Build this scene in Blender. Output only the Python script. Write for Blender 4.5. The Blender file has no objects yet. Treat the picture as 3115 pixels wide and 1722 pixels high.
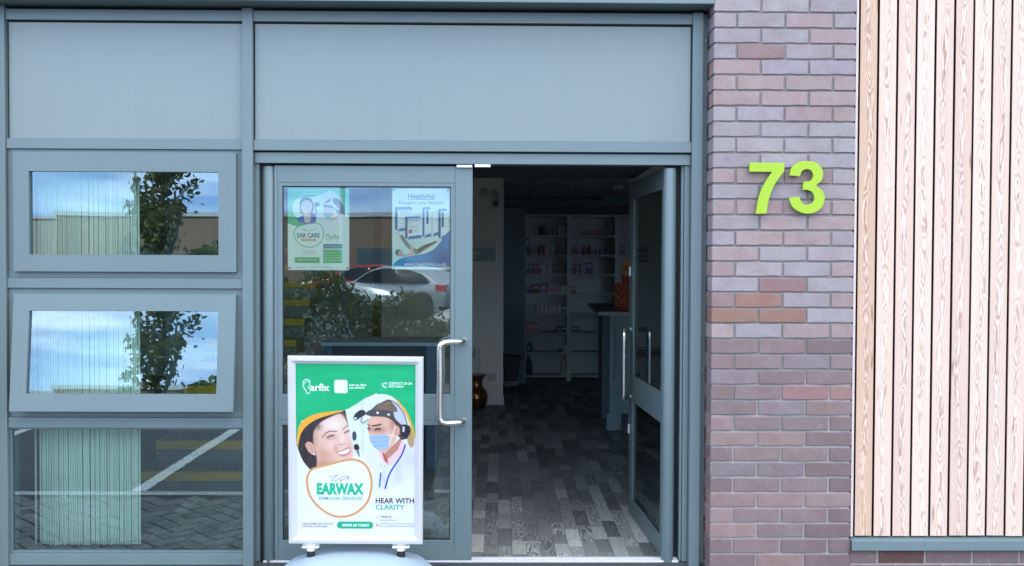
import bpy, bmesh, math, random
import numpy as np
from mathutils import Vector, Matrix
random.seed(7); np.random.seed(7)
R = math.radians
sc = bpy.context.scene
col = sc.collection

# ------------------------------------------------------------------ camera
cam = bpy.data.cameras.new('camera'); cam.lens = 2900/3115*36; cam.sensor_width = 36; cam.sensor_fit = 'HORIZONTAL'
cam.clip_start = .05; cam.clip_end = 900
co = bpy.data.objects.new('camera', cam); col.objects.link(co)
cr, cu, cf = (Vector(v) for v in ((.99989919, -.01361040, .00404556), (-.00374820, .02180275, .99975527), (.01369527, .99966964, -.02174954)))
m = Matrix.Identity(4)
for i in range(3):
    m[i][0] = cr[i]; m[i][1] = cu[i]; m[i][2] = -cf[i]
m.translation = (0, -4.77, 1.5216); co.matrix_world = m
sc.camera = co

# ------------------------------------------------------------------ sky, sun, exposure
SUN_EL, SUN_AZ = R(50), R(-28)          # azimuth clockwise from +Y: the sun stands behind the building, so the shopfront is in shade and the car park opposite is lit
w = bpy.data.worlds.new('World'); sc.world = w; w.use_nodes = True
nt = w.node_tree; nt.nodes.clear()
def wn(t, **k):
    n = nt.nodes.new(t)
    for a, b in k.items(): setattr(n, a, b)
    return n
wo = wn('ShaderNodeOutputWorld'); wb = wn('ShaderNodeBackground'); sky = wn('ShaderNodeTexSky')
sky.sky_type = 'NISHITA'; sky.sun_disc = False; sky.sun_elevation = SUN_EL; sky.sun_rotation = SUN_AZ
sky.air_density = 1.0; sky.dust_density = .1; sky.ozone_density = 2.4
tc = wn('ShaderNodeTexCoord'); sx = wn('ShaderNodeSeparateXYZ'); nt.links.new(tc.outputs['Generated'], sx.inputs[0])
def wmath(op, a, b=None):
    n = wn('ShaderNodeMath', operation=op)
    for i, v in enumerate((a, b)):
        if v is None: continue
        if hasattr(v, 'links'): nt.links.new(v, n.inputs[i])
        else: n.inputs[i].default_value = v
    return n.outputs[0]
zz = wmath('ADD', wmath('MAXIMUM', sx.outputs[2], 0.0), .10)
cv = wn('ShaderNodeCombineXYZ')
nt.links.new(wmath('DIVIDE', sx.outputs[0], zz), cv.inputs[0]); nt.links.new(wmath('DIVIDE', sx.outputs[1], zz), cv.inputs[1])
cn = wn('ShaderNodeTexNoise'); cn.inputs['Scale'].default_value = .62; cn.inputs['Detail'].default_value = 7; cn.inputs['Roughness'].default_value = .56; cn.inputs['Distortion'].default_value = .35
nt.links.new(cv.outputs[0], cn.inputs['Vector'])
cr1 = wn('ShaderNodeValToRGB'); cr1.color_ramp.elements[0].position = .36; cr1.color_ramp.elements[1].position = .62
nt.links.new(cn.outputs['Fac'], cr1.inputs[0])
cn2 = wn('ShaderNodeTexNoise'); cn2.inputs['Scale'].default_value = 1.3; cn2.inputs['Detail'].default_value = 6
nt.links.new(cv.outputs[0], cn2.inputs['Vector'])
ccol = wn('ShaderNodeMix', data_type='RGBA'); cr2 = wn('ShaderNodeValToRGB'); cr2.color_ramp.elements[0].position = .36; cr2.color_ramp.elements[1].position = .66; nt.links.new(cn2.outputs['Fac'], cr2.inputs[0]); nt.links.new(cr2.outputs[0], ccol.inputs[0])
ccol.inputs[6].default_value = (1.7, 2.3, 3.5, 1); ccol.inputs[7].default_value = (11.0, 10.9, 10.6, 1)
mx = wn('ShaderNodeMix', data_type='RGBA'); nt.links.new(cr1.outputs[0], mx.inputs[0]); nt.links.new(sky.outputs[0], mx.inputs[6]); nt.links.new(ccol.outputs[2], mx.inputs[7])
bank = wn('ShaderNodeMapRange'); bank.inputs[1].default_value = .24; bank.inputs[2].default_value = .03; bank.inputs[3].default_value = 0; bank.inputs[4].default_value = .82
nt.links.new(sx.outputs[2], bank.inputs[0])
cn3 = wn('ShaderNodeTexNoise'); cn3.inputs['Scale'].default_value = 4.5; cn3.inputs['Detail'].default_value = 5
mp3 = wn('ShaderNodeMapping'); mp3.inputs['Scale'].default_value = (1, 1, 4.5); nt.links.new(tc.outputs['Generated'], mp3.inputs[0]); nt.links.new(mp3.outputs[0], cn3.inputs['Vector'])
bcol = wn('ShaderNodeMix', data_type='RGBA'); nt.links.new(cn3.outputs['Fac'], bcol.inputs[0]); bcol.inputs[6].default_value = (.40, 1.10, 3.2, 1); bcol.inputs[7].default_value = (1.6, 3.05, 6.2, 1)
mxb = wn('ShaderNodeMix', data_type='RGBA'); nt.links.new(bank.outputs[0], mxb.inputs[0]); nt.links.new(mx.outputs[2], mxb.inputs[6]); nt.links.new(bcol.outputs[2], mxb.inputs[7])
nt.links.new(mxb.outputs[2], wb.inputs['Color']); wb.inputs['Strength'].default_value = .15
nt.links.new(wb.outputs[0], wo.inputs['Surface'])
sd = bpy.data.lights.new('sun', 'SUN'); sd.energy = 2.8; sd.angle = R(.6); sd.color = (1, .94, .86)
so = bpy.data.objects.new('sun', sd); col.objects.link(so)
sv = Vector((math.sin(SUN_AZ)*math.cos(SUN_EL), math.cos(SUN_AZ)*math.cos(SUN_EL), math.sin(SUN_EL)))
so.rotation_euler = sv.to_track_quat('Z', 'Y').to_euler(); so.location = (-8, 14, 18)
vs = sc.view_settings; vs.view_transform = 'Standard'; vs.look = 'None'; vs.exposure = 2.35; vs.gamma = 1; vs.use_curve_mapping = False

# ------------------------------------------------------------------ materials
def lin(c): return tuple(.9*((v/255)/12.92 if v/255 <= .04045 else ((v/255+.055)/1.055)**2.4) for v in c)
class NT:
    def __init__(s, name):
        s.m = bpy.data.materials.new(name); s.m.use_nodes = True; s.t = s.m.node_tree; s.t.nodes.clear()
        s.out = s.n('ShaderNodeOutputMaterial'); s.p = s.n('ShaderNodeBsdfPrincipled'); s.l(s.p.outputs[0], s.out.inputs[0])
    def n(s, t, **k):
        n = s.t.nodes.new(t)
        for a, b in k.items(): setattr(n, a, b)
        return n
    def l(s, a, b): s.t.links.new(a, b)
    def v(s, sock, val):
        if hasattr(val, 'links'): s.l(val, sock)
        else: sock.default_value = val
    def math(s, op, a, b=0.0, c=None):
        n = s.n('ShaderNodeMath', operation=op); s.v(n.inputs[0], a); s.v(n.inputs[1], b)
        if c is not None: s.v(n.inputs[2], c)
        return n.outputs[0]
    def mix(s, f, a, b, bt='MIX'):
        n = s.n('ShaderNodeMix', data_type='RGBA', blend_type=bt); s.v(n.inputs[0], f)
        for i, c in ((6, a), (7, b)):
            s.v(n.inputs[i], c if hasattr(c, 'links') else (*c[:3], 1))
        return n.outputs[2]
    def noise(s, vec, scale, det=3, rough=.5, dist=0.0):
        n = s.n('ShaderNodeTexNoise'); n.inputs['Scale'].default_value = scale; n.inputs['Detail'].default_value = det
        n.inputs['Roughness'].default_value = rough; n.inputs['Distortion'].default_value = dist
        if vec is not None: s.l(vec, n.inputs['Vector'])
        return n.outputs['Fac']
    def ramp(s, f, *st):
        n = s.n('ShaderNodeValToRGB'); e = n.color_ramp.elements
        while len(e) < len(st): e.new(.5)
        for k, (p, c) in zip(e, st): k.position = p; k.color = (*c, 1) if len(c) == 3 else c
        s.v(n.inputs[0], f); return n.outputs[0]
    def obj(s): return s.n('ShaderNodeTexCoord').outputs['Object']
    def geo(s): return s.n('ShaderNodeNewGeometry').outputs['Position']
    def info(s, k='Random'): return s.n('ShaderNodeObjectInfo').outputs[k]
    def xyz(s, v): return s.n('ShaderNodeSeparateXYZ'), v
    def sep(s, v):
        n = s.n('ShaderNodeSeparateXYZ'); s.l(v, n.inputs[0]); return n.outputs
    def comb(s, x=0., y=0., z=0.):
        n = s.n('ShaderNodeCombineXYZ')
        for i, a in enumerate((x, y, z)): s.v(n.inputs[i], a)
        return n.outputs[0]
    def bump(s, h, strength=.3, dist=.002):
        n = s.n('ShaderNodeBump'); n.inputs['Strength'].default_value = strength; n.inputs['Distance'].default_value = dist
        s.l(h, n.inputs['Height']); s.l(n.outputs[0], s.p.inputs['Normal'])
    def set(s, **k):
        for a, b in k.items(): s.v(s.p.inputs[a.replace('_', ' ')], (*b, 1) if isinstance(b, tuple) and len(b) == 3 else b)
        return s.m
MAT = {}
def plain(name, c, rough=.5, metal=0., var=.12, scale=6., spec=.5):
    if name in MAT: return MAT[name]
    t = NT(name); g = t.geo()
    f = t.noise(g, scale, 4); a = tuple(v*(1-var) for v in c); b = tuple(min(1, v*(1+var)) for v in c)
    t.set(Base_Color=t.mix(f, a, b), Roughness=t.math('MULTIPLY_ADD', t.noise(g, scale*3, 2), .16, rough-.08), Metallic=metal, Specular_IOR_Level=spec)
    MAT[name] = t.m; return t.m

def mat_frame(name, c, rough=.42):
    t = NT(name); g = t.geo(); s = t.sep(g)
    streak = t.noise(t.comb(t.math('MULTIPLY', s[0], 22.), s[1], t.math('MULTIPLY', s[2], 1.1)), 1.5, 4)
    cloud = t.noise(g, 1.6, 5, .6)
    k = t.math('MULTIPLY_ADD', streak, .16, t.math('MULTIPLY', cloud, .44))
    dust = t.noise(g, 170., 2)
    base = t.mix(k, tuple(v*.90 for v in c), tuple(min(1, v*1.26) for v in c))
    speck = t.ramp(dust, (.70, (0, 0, 0)), (.80, (1, 1, 1)))
    base = t.mix(t.math('MULTIPLY', speck, .10), base, (.55, .55, .52))
    t.set(Base_Color=base, Roughness=t.math('MULTIPLY_ADD', cloud, .16, rough-.08), Specular_IOR_Level=.5)
    t.bump(t.noise(g, 900., 1), .05, .0005)
    return t.m
M = MAT
M['frame'] = mat_frame('grey_paint', (.124, .169, .174))
M['panel'] = mat_frame('panel_paint', (.180, .220, .216), .38)
M['doorpaint'] = mat_frame('door_paint', (.119, .166, .172))
M['gasket'] = plain('black_rubber', (.012, .013, .016), .6)

def mat_glass(name, refl, tint):
    t = NT(name); t.t.nodes.remove(t.p)
    tr = t.n('ShaderNodeBsdfTransparent'); tr.inputs[0].default_value = (*tint, 1)
    gl = t.n('ShaderNodeBsdfGlossy'); gl.inputs['Roughness'].default_value = 0; gl.inputs['Color'].default_value = (.78, .93, 1, 1)
    bm = t.n('ShaderNodeBump'); bm.inputs['Strength'].default_value = .010; bm.inputs['Distance'].default_value = .02
    t.l(t.noise(t.geo(), 3.2, 1), bm.inputs['Height']); t.l(bm.outputs[0], gl.inputs['Normal'])
    lw = t.n('ShaderNodeFresnel'); lw.inputs[0].default_value = 1.5
    mxs = t.n('ShaderNodeMixShader'); t.v(mxs.inputs[0], t.math('MAXIMUM', t.math('MULTIPLY_ADD', lw.outputs[0], 1.0, refl-.04), 0.0))
    t.l(tr.outputs[0], mxs.inputs[1]); t.l(gl.outputs[0], mxs.inputs[2]); t.l(mxs.outputs[0], t.out.inputs[0])
    return t.m
M['glass'] = mat_glass('window_glass', .115, (.89, .985, .945))
M['doorglass'] = mat_glass('door_glass', .075, (.93, .985, .955))
M['bayglass'] = mat_glass('clear_glass', .05, (.98, .99, .985))
M['steel'] = (lambda t: (t.set(Base_Color=(.66, .63, .58), Metallic=1., Roughness=t.math('MULTIPLY_ADD', t.noise(t.geo(), 60, 2), .10, .24)), t.m)[1])(NT('brushed_steel'))
M['alu'] = plain('silver_aluminium', (.62, .62, .63), .38, .55, .05)
M['threshold'] = plain('threshold_aluminium', (.70, .70, .72), .4, .3, .08, 30)
M['white'] = plain('white_plastic', (.70, .70, .70), .35, 0, .03)
M['cream'] = plain('cream_wall', (.84, .80, .70), .8, 0, .05, 3)
M['skirting'] = plain('skirting_paint', (.78, .76, .70), .5, 0, .04)
M['ceiling'] = plain('ceiling_paint', (.78, .79, .78), .85, 0, .04)
M['whitewall'] = plain('white_wall', (.74, .74, .71), .8, 0, .04, 3)
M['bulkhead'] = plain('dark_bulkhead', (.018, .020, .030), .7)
M['darkblue'] = plain('dark_blue_wall', (.20, .28, .29), .7)

def mat_brick():
    t = NT('brick'); g = t.geo(); o = t.obj(); rnd = t.info()
    base = t.info('Color')
    cl = t.noise(t.comb(t.math('ADD', t.sep(g)[0], t.math('MULTIPLY', rnd, 40.)), t.sep(g)[1], t.sep(g)[2]), 9., 5, .62)
    c1 = t.mix(t.ramp(cl, (.34, (0, 0, 0)), (.68, (1, 1, 1))), t.mix(1., base, (.92, .85, .84), 'MULTIPLY'), t.mix(1., base, (1.06, 1.08, 1.10), 'MULTIPLY'))
    pit = t.ramp(t.noise(g, 150., 4, .7), (.28, (1, 1, 1)), (.40, (0, 0, 0)))
    c2 = t.mix(t.math('MULTIPLY', pit, .42), c1, (.10, .08, .08))
    blot = t.ramp(t.noise(g, 26., 3, .6), (.62, (0, 0, 0)), (.78, (1, 1, 1)))
    c3 = t.mix(t.math('MULTIPLY', blot, .14), c2, (.52, .50, .50))
    drip = t.ramp(t.noise(g, 55., 4, .65), (.68, (0, 0, 0)), (.74, (1, 1, 1)))
    oz = t.sep(o)[2]
    edge = t.ramp(t.math('ABSOLUTE', oz), (.023, (0, 0, 0)), (.033, (1, 1, 1)))
    c4 = t.mix(t.math('MULTIPLY', t.math('MULTIPLY', drip, edge), .7), c3, (.50, .47, .42))
    t.set(Base_Color=c4, Roughness=.82, Specular_IOR_Level=.25)
    h = t.math('MULTIPLY_ADD', t.noise(g, 220., 4, .65), .5, t.math('MULTIPLY', t.noise(g, 35., 3), .9))
    t.bump(h, .7, .004)
    return t.m
M['brick'] = mat_brick()
def mat_mortar():
    t = NT('mortar'); g = t.geo()
    lowz = t.ramp(t.math('MULTIPLY_ADD', t.noise(g, 3., 3), 1.2, t.math('SUBTRACT', t.sep(g)[2], .6)), (.75, (1, 1, 1)), (1., (0, 0, 0)))
    c = t.mix(t.noise(g, 14., 4, .6), (.175, .160, .150), (.255, .235, .222)); c = t.mix(lowz, c, t.mix(t.noise(g, 18., 4, .6), (.24, .215, .20), (.38, .345, .32)))
    t.set(Base_Color=c, Roughness=.95, Specular_IOR_Level=.1); t.bump(t.noise(g, 260., 3, .6), .6, .002); return t.m
M['mortar'] = mat_mortar()

def mat_board():
    t = NT('larch_board'); o = t.sep(t.obj()); r = t.info(); base = t.info('Color')
    zs = t.math('MULTIPLY_ADD', r, 37., o[2])
    wob = t.math('MULTIPLY', t.math('SUBTRACT', t.noise(t.comb(t.math('MULTIPLY', r, 9.), 0., zs), 1.6, 2), .5), .075)
    x = t.math('ADD', o[0], wob)
    lowz = t.noise(t.comb(t.math('MULTIPLY', r, 21.), 3., zs), 1.9, 3, .55)
    midz = t.noise(t.comb(t.math('MULTIPLY', x, 9.), t.math('MULTIPLY', r, 13.), t.math('MULTIPLY', zs, 1.0)), 9., 3, .55)
    q = t.math('ADD', t.math('MULTIPLY', t.math('MULTIPLY', x, x), 3300.), t.math('ADD', t.math('MULTIPLY', lowz, 17.), t.math('MULTIPLY', midz, 2.6)))
    fr = t.math('FRACT', q)
    ring = t.ramp(fr, (.0, (0, 0, 0)), (.55, (.25, .25, .25)), (.86, (1, 1, 1)), (1., (0, 0, 0)))
    near = t.ramp(t.math('ABSOLUTE', x), (.004, (1, 1, 1)), (.034, (.10, .10, .10)))
    fine = t.noise(t.comb(t.math('MULTIPLY', o[0], 330.), 0., t.math('MULTIPLY', zs, 5.)), 1., 3, .6)
    patch = t.noise(t.comb(t.math('MULTIPLY', o[0], 10.), t.math('MULTIPLY', r, 5.), zs), 2.2, 3)
    k = t.math('MULTIPLY', t.math('MULTIPLY', ring, near), t.ramp(patch, (.30, (.35, .35, .35)), (.62, (1, 1, 1))))
    c = t.mix(t.math('MULTIPLY', fine, .34), base, t.mix(1., base, (.72, .68, .66), 'MULTIPLY'))
    c = t.mix(t.math('MULTIPLY', k, .80), c, (.24, .145, .105))
    pale = t.ramp(fr, (.10, (0, 0, 0)), (.3, (1, 1, 1)), (.62, (0, 0, 0)))
    c = t.mix(t.math('MULTIPLY', t.math('MULTIPLY', pale, near), .5), c, (.86, .74, .64))
    kn = t.n('ShaderNodeTexVoronoi'); kn.inputs['Scale'].default_value = 1.; t.l(t.comb(t.math('MULTIPLY', x, 20.), t.math('MULTIPLY', r, 31.), t.math('MULTIPLY', zs, 2.2)), kn.inputs['Vector'])
    c = t.mix(t.math('MULTIPLY', t.ramp(kn.outputs['Distance'], (.05, (1, 1, 1)), (.13, (0, 0, 0))), .75), c, (.24, .12, .06))
    stain = t.noise(t.comb(t.math('MULTIPLY', o[0], 12.), t.math('MULTIPLY', r, 3.), t.math('MULTIPLY', zs, .8)), 1.5, 4, .6)
    c = t.mix(t.math('MULTIPLY', t.ramp(stain, (.45, (0, 0, 0)), (.75, (1, 1, 1))), .35), c, t.mix(1., c, (.80, .72, .66), 'MULTIPLY'))
    t.set(Base_Color=c, Roughness=.78, Specular_IOR_Level=.2)
    t.bump(t.math('MULTIPLY_ADD', fine, .5, t.math('MULTIPLY', k, .5)), .25, .0015)
    return t.m
M['board'] = mat_board()
M['membrane'] = plain('black_membrane', (.010, .009, .011), .8)

def mat_plank(far=False):
    t = NT('floor_plank_far' if far else 'floor_plank')
    if far:             # many planks in one mesh: figure from each plank's own island
        g_ = t.n('ShaderNodeNewGeometry'); r = g_.outputs['Random Per Island']; q_ = t.sep(g_.outputs['Position'])
        o = (t.math('MULTIPLY', t.math('SUBTRACT', t.math('FRACT', t.math('DIVIDE', q_[0], .076)), .5), .076), q_[1], q_[2])
    else: o = t.sep(t.obj()); r = t.info()
    ys = t.math('MULTIPLY_ADD', r, 61., o[1])
    wob = t.math('MULTIPLY', t.math('SUBTRACT', t.noise(t.comb(t.math('MULTIPLY', r, 9.), ys, 0.), 4., 2), .5), .10)
    x = t.math('ADD', o[0], wob)
    lo = t.noise(t.comb(t.math('MULTIPLY', x, 3.2), t.math('MULTIPLY', ys, .75), t.math('MULTIPLY', r, 7.)), 6., 1, .4)
    q = t.math('ADD', t.math('MULTIPLY', t.math('MULTIPLY', x, x), 900.), t.math('MULTIPLY', lo, 6.5))
    fr = t.ramp(t.math('FRACT', q), (0., (0, 0, 0)), (.7, (.8, .8, .8)), (.9, (1, 1, 1)), (1., (0, 0, 0)))
    fine = t.noise(t.comb(t.math('MULTIPLY', o[0], 420.), t.math('MULTIPLY', ys, 8.), 0.), 1., 3, .6)
    tone = t.ramp(t.math('FRACT', t.math('MULTIPLY', r, 17.3)), (0., (.14, .15, .146)), (.4, (.27, .285, .275)), (.75, (.38, .40, .385)), (1., (.52, .54, .52)))
    busy = t.ramp(t.math('FRACT', t.math('MULTIPLY', r, 5.7)), (.15, (.25, .25, .25)), (.75, (1, 1, 1)))
    c = t.mix(t.math('MULTIPLY', fine, .45), tone, t.mix(1., tone, (.6, .6, .6), 'MULTIPLY'))
    c = t.mix(t.math('MULTIPLY', t.math('MULTIPLY', fr, busy), .85), c, (.040, .046, .046))
    t.set(Base_Color=c, Roughness=.5, Specular_IOR_Level=.45); t.bump(fine, .12, .0006)
    return t.m
M['plank'] = mat_plank(); M['plank_far'] = mat_plank(True)

def mat_ground():
    t = NT('asphalt'); g = t.geo()
    c = t.mix(t.noise(g, 1.2, 5), (.065, .067, .070), (.105, .105, .106))
    c = t.mix(t.ramp(t.noise(g, 120., 2), (.6, (0, 0, 0)), (.75, (1, 1, 1))), c, (.14, .14, .14))
    t.set(Base_Color=c, Roughness=.9); t.bump(t.noise(g, 150., 3), .6, .004); return t.m
M['asphalt'] = mat_ground()
def mat_paver():
    t = NT('paver'); g = t.geo(); r = t.info()
    c = t.mix(r, (.16, .165, .165), (.27, .27, .265)); c = t.mix(t.math('MULTIPLY', t.noise(g, 40., 4, .65), .5), c, (.12, .125, .12))
    t.set(Base_Color=c, Roughness=.85); t.bump(t.noise(g, 180., 3), .5, .002); return t.m
M['paver'] = mat_paver()
def mat_leaf(name, a, b):
    t = NT(name); g = t.geo()
    c = t.mix(t.noise(g, 5., 3), a, b); c = t.mix(t.math('MULTIPLY', t.noise(g, 45., 2), .5), c, tuple(v*.45 for v in a))
    t.set(Base_Color=c, Roughness=.55)
    tl = t.n('ShaderNodeBsdfTranslucent'); t.l(c, tl.inputs[0]); ms = t.n('ShaderNodeMixShader'); ms.inputs[0].default_value = .58
    t.l(t.p.outputs[0], ms.inputs[1]); t.l(tl.outputs[0], ms.inputs[2]); t.l(ms.outputs[0], t.out.inputs[0]); return t.m
M['hedge'] = mat_leaf('hedge_leaf', (.075, .115, .022), (.14, .145, .032))
M['leaf'] = mat_leaf('tree_leaf', (.07, .10, .025), (.14, .155, .045))
M['flower'] = mat_leaf('red_flower', (.20, .06, .05), (.28, .10, .08))
M['shrub'] = mat_leaf('shrub_leaf', (.065, .12, .025), (.12, .15, .035))
M['bark'] = plain('bark', (.09, .07, .05), .9, 0, .3, 20)
M['print'] = (lambda t: (t.l(t.n('ShaderNodeVertexColor', layer_name='Col').outputs[0], t.p.inputs['Base Color']), t.set(Roughness=t.math('MULTIPLY_ADD', t.noise(t.geo(), 9, 3), .2, .25), Specular_IOR_Level=.4), t.bump(t.noise(t.geo(), 14., 2), .06, .01), t.m)[-1])(NT('printed_sheet'))
def ink(c):
    n = 'ink_%d_%d_%d' % tuple(c)
    if n not in M: M[n] = NT(n).set(Base_Color=tuple(v*.94 for v in lin(c)), Roughness=.4)
    return M[n]
def paint_mat(n, c, rough=.45, metal=0.):
    return plain(n, c, rough, metal, .06)

# ------------------------------------------------------------------ mesh helpers
OFF = {}
def prop(o, label=None, cat=None, group=None, kind=None):
    for k, v in (('label', label), ('category', cat), ('group', group), ('kind', kind)):
        if v: o[k] = v
    return o
def thing(name, label, cat, loc=(0, 0, 0), rot=(0, 0, 0), group=None, local=False):
    o = bpy.data.objects.new(name, None); o.empty_display_size = .1; col.objects.link(o)
    o.location = loc; o.rotation_euler = rot; OFF[o.name] = Vector((0, 0, 0)) if local else Vector(loc)
    return prop(o, label, cat, group)
class MB:
    def __init__(s): s.v = []; s.f = []; s.c = None
    def add(s, vs, fs):
        b = len(s.v); s.v += [tuple(v) for v in vs]; s.f += [tuple(i+b for i in f) for f in fs]; return s
    def box(s, x0, x1, y0, y1, z0, z1):
        if x0 > x1: x0, x1 = x1, x0
        if y0 > y1: y0, y1 = y1, y0
        if z0 > z1: z0, z1 = z1, z0
        return s.add([(x, y, z) for z in (z0, z1) for y in (y0, y1) for x in (x0, x1)],
                     [(0, 2, 3, 1), (4, 5, 7, 6), (0, 1, 5, 4), (2, 6, 7, 3), (0, 4, 6, 2), (1, 3, 7, 5)])
    def prism(s, pts, y0, y1):          # polygon in XZ (any winding), extruded along Y
        a = sum(pts[i][0]*pts[(i+1) % len(pts)][1]-pts[(i+1) % len(pts)][0]*pts[i][1] for i in range(len(pts)))
        if a < 0: pts = pts[::-1]
        n = len(pts)
        return s.add([(x, y0, z) for x, z in pts]+[(x, y1, z) for x, z in pts],
                     [tuple(range(n)), tuple(range(2*n-1, n-1, -1))]+[(i+n, (i+1) % n+n, (i+1) % n, i) for i in range(n)])
    def prism_x(s, pts, x0, x1):        # polygon in YZ extruded along X
        n = len(pts)
        return s.add([(x0, y, z) for y, z in pts]+[(x1, y, z) for y, z in pts],
                     [tuple(range(n)), tuple(range(2*n-1, n-1, -1))]+[(i+n, (i+1) % n+n, (i+1) % n, i) for i in range(n)])
    def prism_z(s, pts, z0, z1):
        n = len(pts)
        return s.add([(x, y, z0) for x, y in pts]+[(x, y, z1) for x, y in pts],
                     [tuple(range(n-1, -1, -1)), tuple(range(n, 2*n))]+[(i, (i+1) % n, (i+1) % n+n, i+n) for i in range(n)])
    def tube(s, path, r, n=10, closed=False, caps=True):
        P = [Vector(p) for p in path]; L = len(P); vs = []; up = None
        rr = r if isinstance(r, (list, tuple)) else [r]*L
        for i in range(L):
            t = (P[(i+1) % L]-P[i-1]) if closed else (P[min(i+1, L-1)]-P[max(i-1, 0)])
            t.normalize()
            if up is None: up = t.orthogonal().normalized()
            up = (up-t*up.dot(t)).normalized(); b = t.cross(up)
            vs += [tuple(P[i]+(up*math.cos(2*math.pi*k/n)+b*math.sin(2*math.pi*k/n))*rr[i]) for k in range(n)]
        fs = []
        for i in range(L if closed else L-1):
            j = (i+1) % L
            fs += [(i*n+k, i*n+(k+1) % n, j*n+(k+1) % n, j*n+k) for k in range(n)]
        if caps and not closed: fs += [tuple(range(n-1, -1, -1)), tuple(range((L-1)*n, L*n))]
        return s.add(vs, fs)
    def lathe(s, prof, c=(0, 0, 0), n=20, axis='z', sx=1., sy=1.):
        vs = []
        for r, h in prof:
            for k in range(n):
                a = 2*math.pi*k/n; x, y = r*math.cos(a)*sx, r*math.sin(a)*sy
                vs.append((c[0]+x, c[1]+y, c[2]+h) if axis == 'z' else (c[0]+x, c[1]-h, c[2]+y) if axis == 'y' else (c[0]+h, c[1]+x, c[2]+y))
        fs = [(i*n+k, i*n+(k+1) % n, (i+1)*n+(k+1) % n, (i+1)*n+k) for i in range(len(prof)-1) for k in range(n)]
        fs += [tuple(range(n-1, -1, -1)), tuple(range((len(prof)-1)*n, len(prof)*n))]
        return s.add(vs, fs)
    def sphere(s, c, r, n=10, m=6, sx=1, sy=1, sz=1):
        pr = [(max(1e-4, r*math.sin(math.pi*i/m)), -r*math.cos(math.pi*i/m)*sz) for i in range(m+1)]
        return s.lathe(pr, c, n, 'z', sx, sy)
    def build(s, name, mat, parent=None, bevel=0., smooth=False, kind=None, seg=2):
        if parent is None: base = None
        vs = np.array(s.v, dtype=float); lo, hi = vs.min(0), vs.max(0); c = (lo+hi)/2
        if parent is None: c[2] = lo[2]
        me = bpy.data.meshes.new(name); me.from_pydata([tuple(v) for v in vs-c], [], s.f); me.update()
        o = bpy.data.objects.new(name, me); col.objects.link(o)
        o.location = c; OFF[o.name] = Vector(c)
        if parent is not None:
            o.parent = parent; o.location = Vector(c)-OFF[parent.name]
        me.materials.append(M[mat] if isinstance(mat, str) else mat)
        if smooth: me.polygons.foreach_set('use_smooth', [True]*len(me.polygons))
        if bevel:
            b = o.modifiers.new('bevel', 'BEVEL'); b.width = bevel; b.segments = seg; b.limit_method = 'ANGLE'; b.angle_limit = R(40)
        if kind: o['kind'] = kind
        return o
def copy_obj(src, parent, loc, name=None, color=None):
    o = src.copy(); col.objects.link(o); o.parent = parent
    if parent is not None: o.location = Vector(loc)-OFF[parent.name]
    else: o.location = loc
    OFF[o.name] = Vector(loc)
    if color: o.color = (*color, 1)
    return o
def smoothpts(pts, closed=True, k=6):
    P = [Vector(p) for p in pts]; n = len(P); out = []
    for i in range(n if closed else n-1):
        a, b, c, d = (P[(i-1) % n], P[i], P[(i+1) % n], P[(i+2) % n]) if closed else (P[max(i-1, 0)], P[i], P[i+1], P[min(i+2, n-1)])
        for j in range(k):
            t = j/k
            out.append(.5*((2*b)+(c-a)*t+(2*a-5*b+4*c-d)*t*t+(3*b-a-3*c+d)*t**3))
    if not closed: out.append(P[-1])
    return [tuple(p) for p in out]

# ================================================================== SETTING
GZ = -.03
prop(MB().box(-220, 220, -300, 60, GZ-.5, GZ).build('ground', 'asphalt'), kind='structure')
pav = prop(MB().box(-9, 9, -1.43, .03, GZ, GZ+.004).build('pavement', plain('paver_joint', (.07, .07, .065), .95)), kind='structure')
prop(MB().box(-9, 9, -1.53, -1.43, GZ-.1, GZ+.012).build('kerb', plain('pale_kerb', (.50, .50, .48), .8, 0, .2, 8), bevel=.006), kind='structure')
for x in (-4.32, -2.42, 2.6):
    prop(MB().box(x-.05, x+.05, -6.2, -1.56, GZ+.004, GZ+.0055).build('road_marking', plain('white_line', (.70, .70, .68), .8, 0, .2, 9)), kind='structure')
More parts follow.
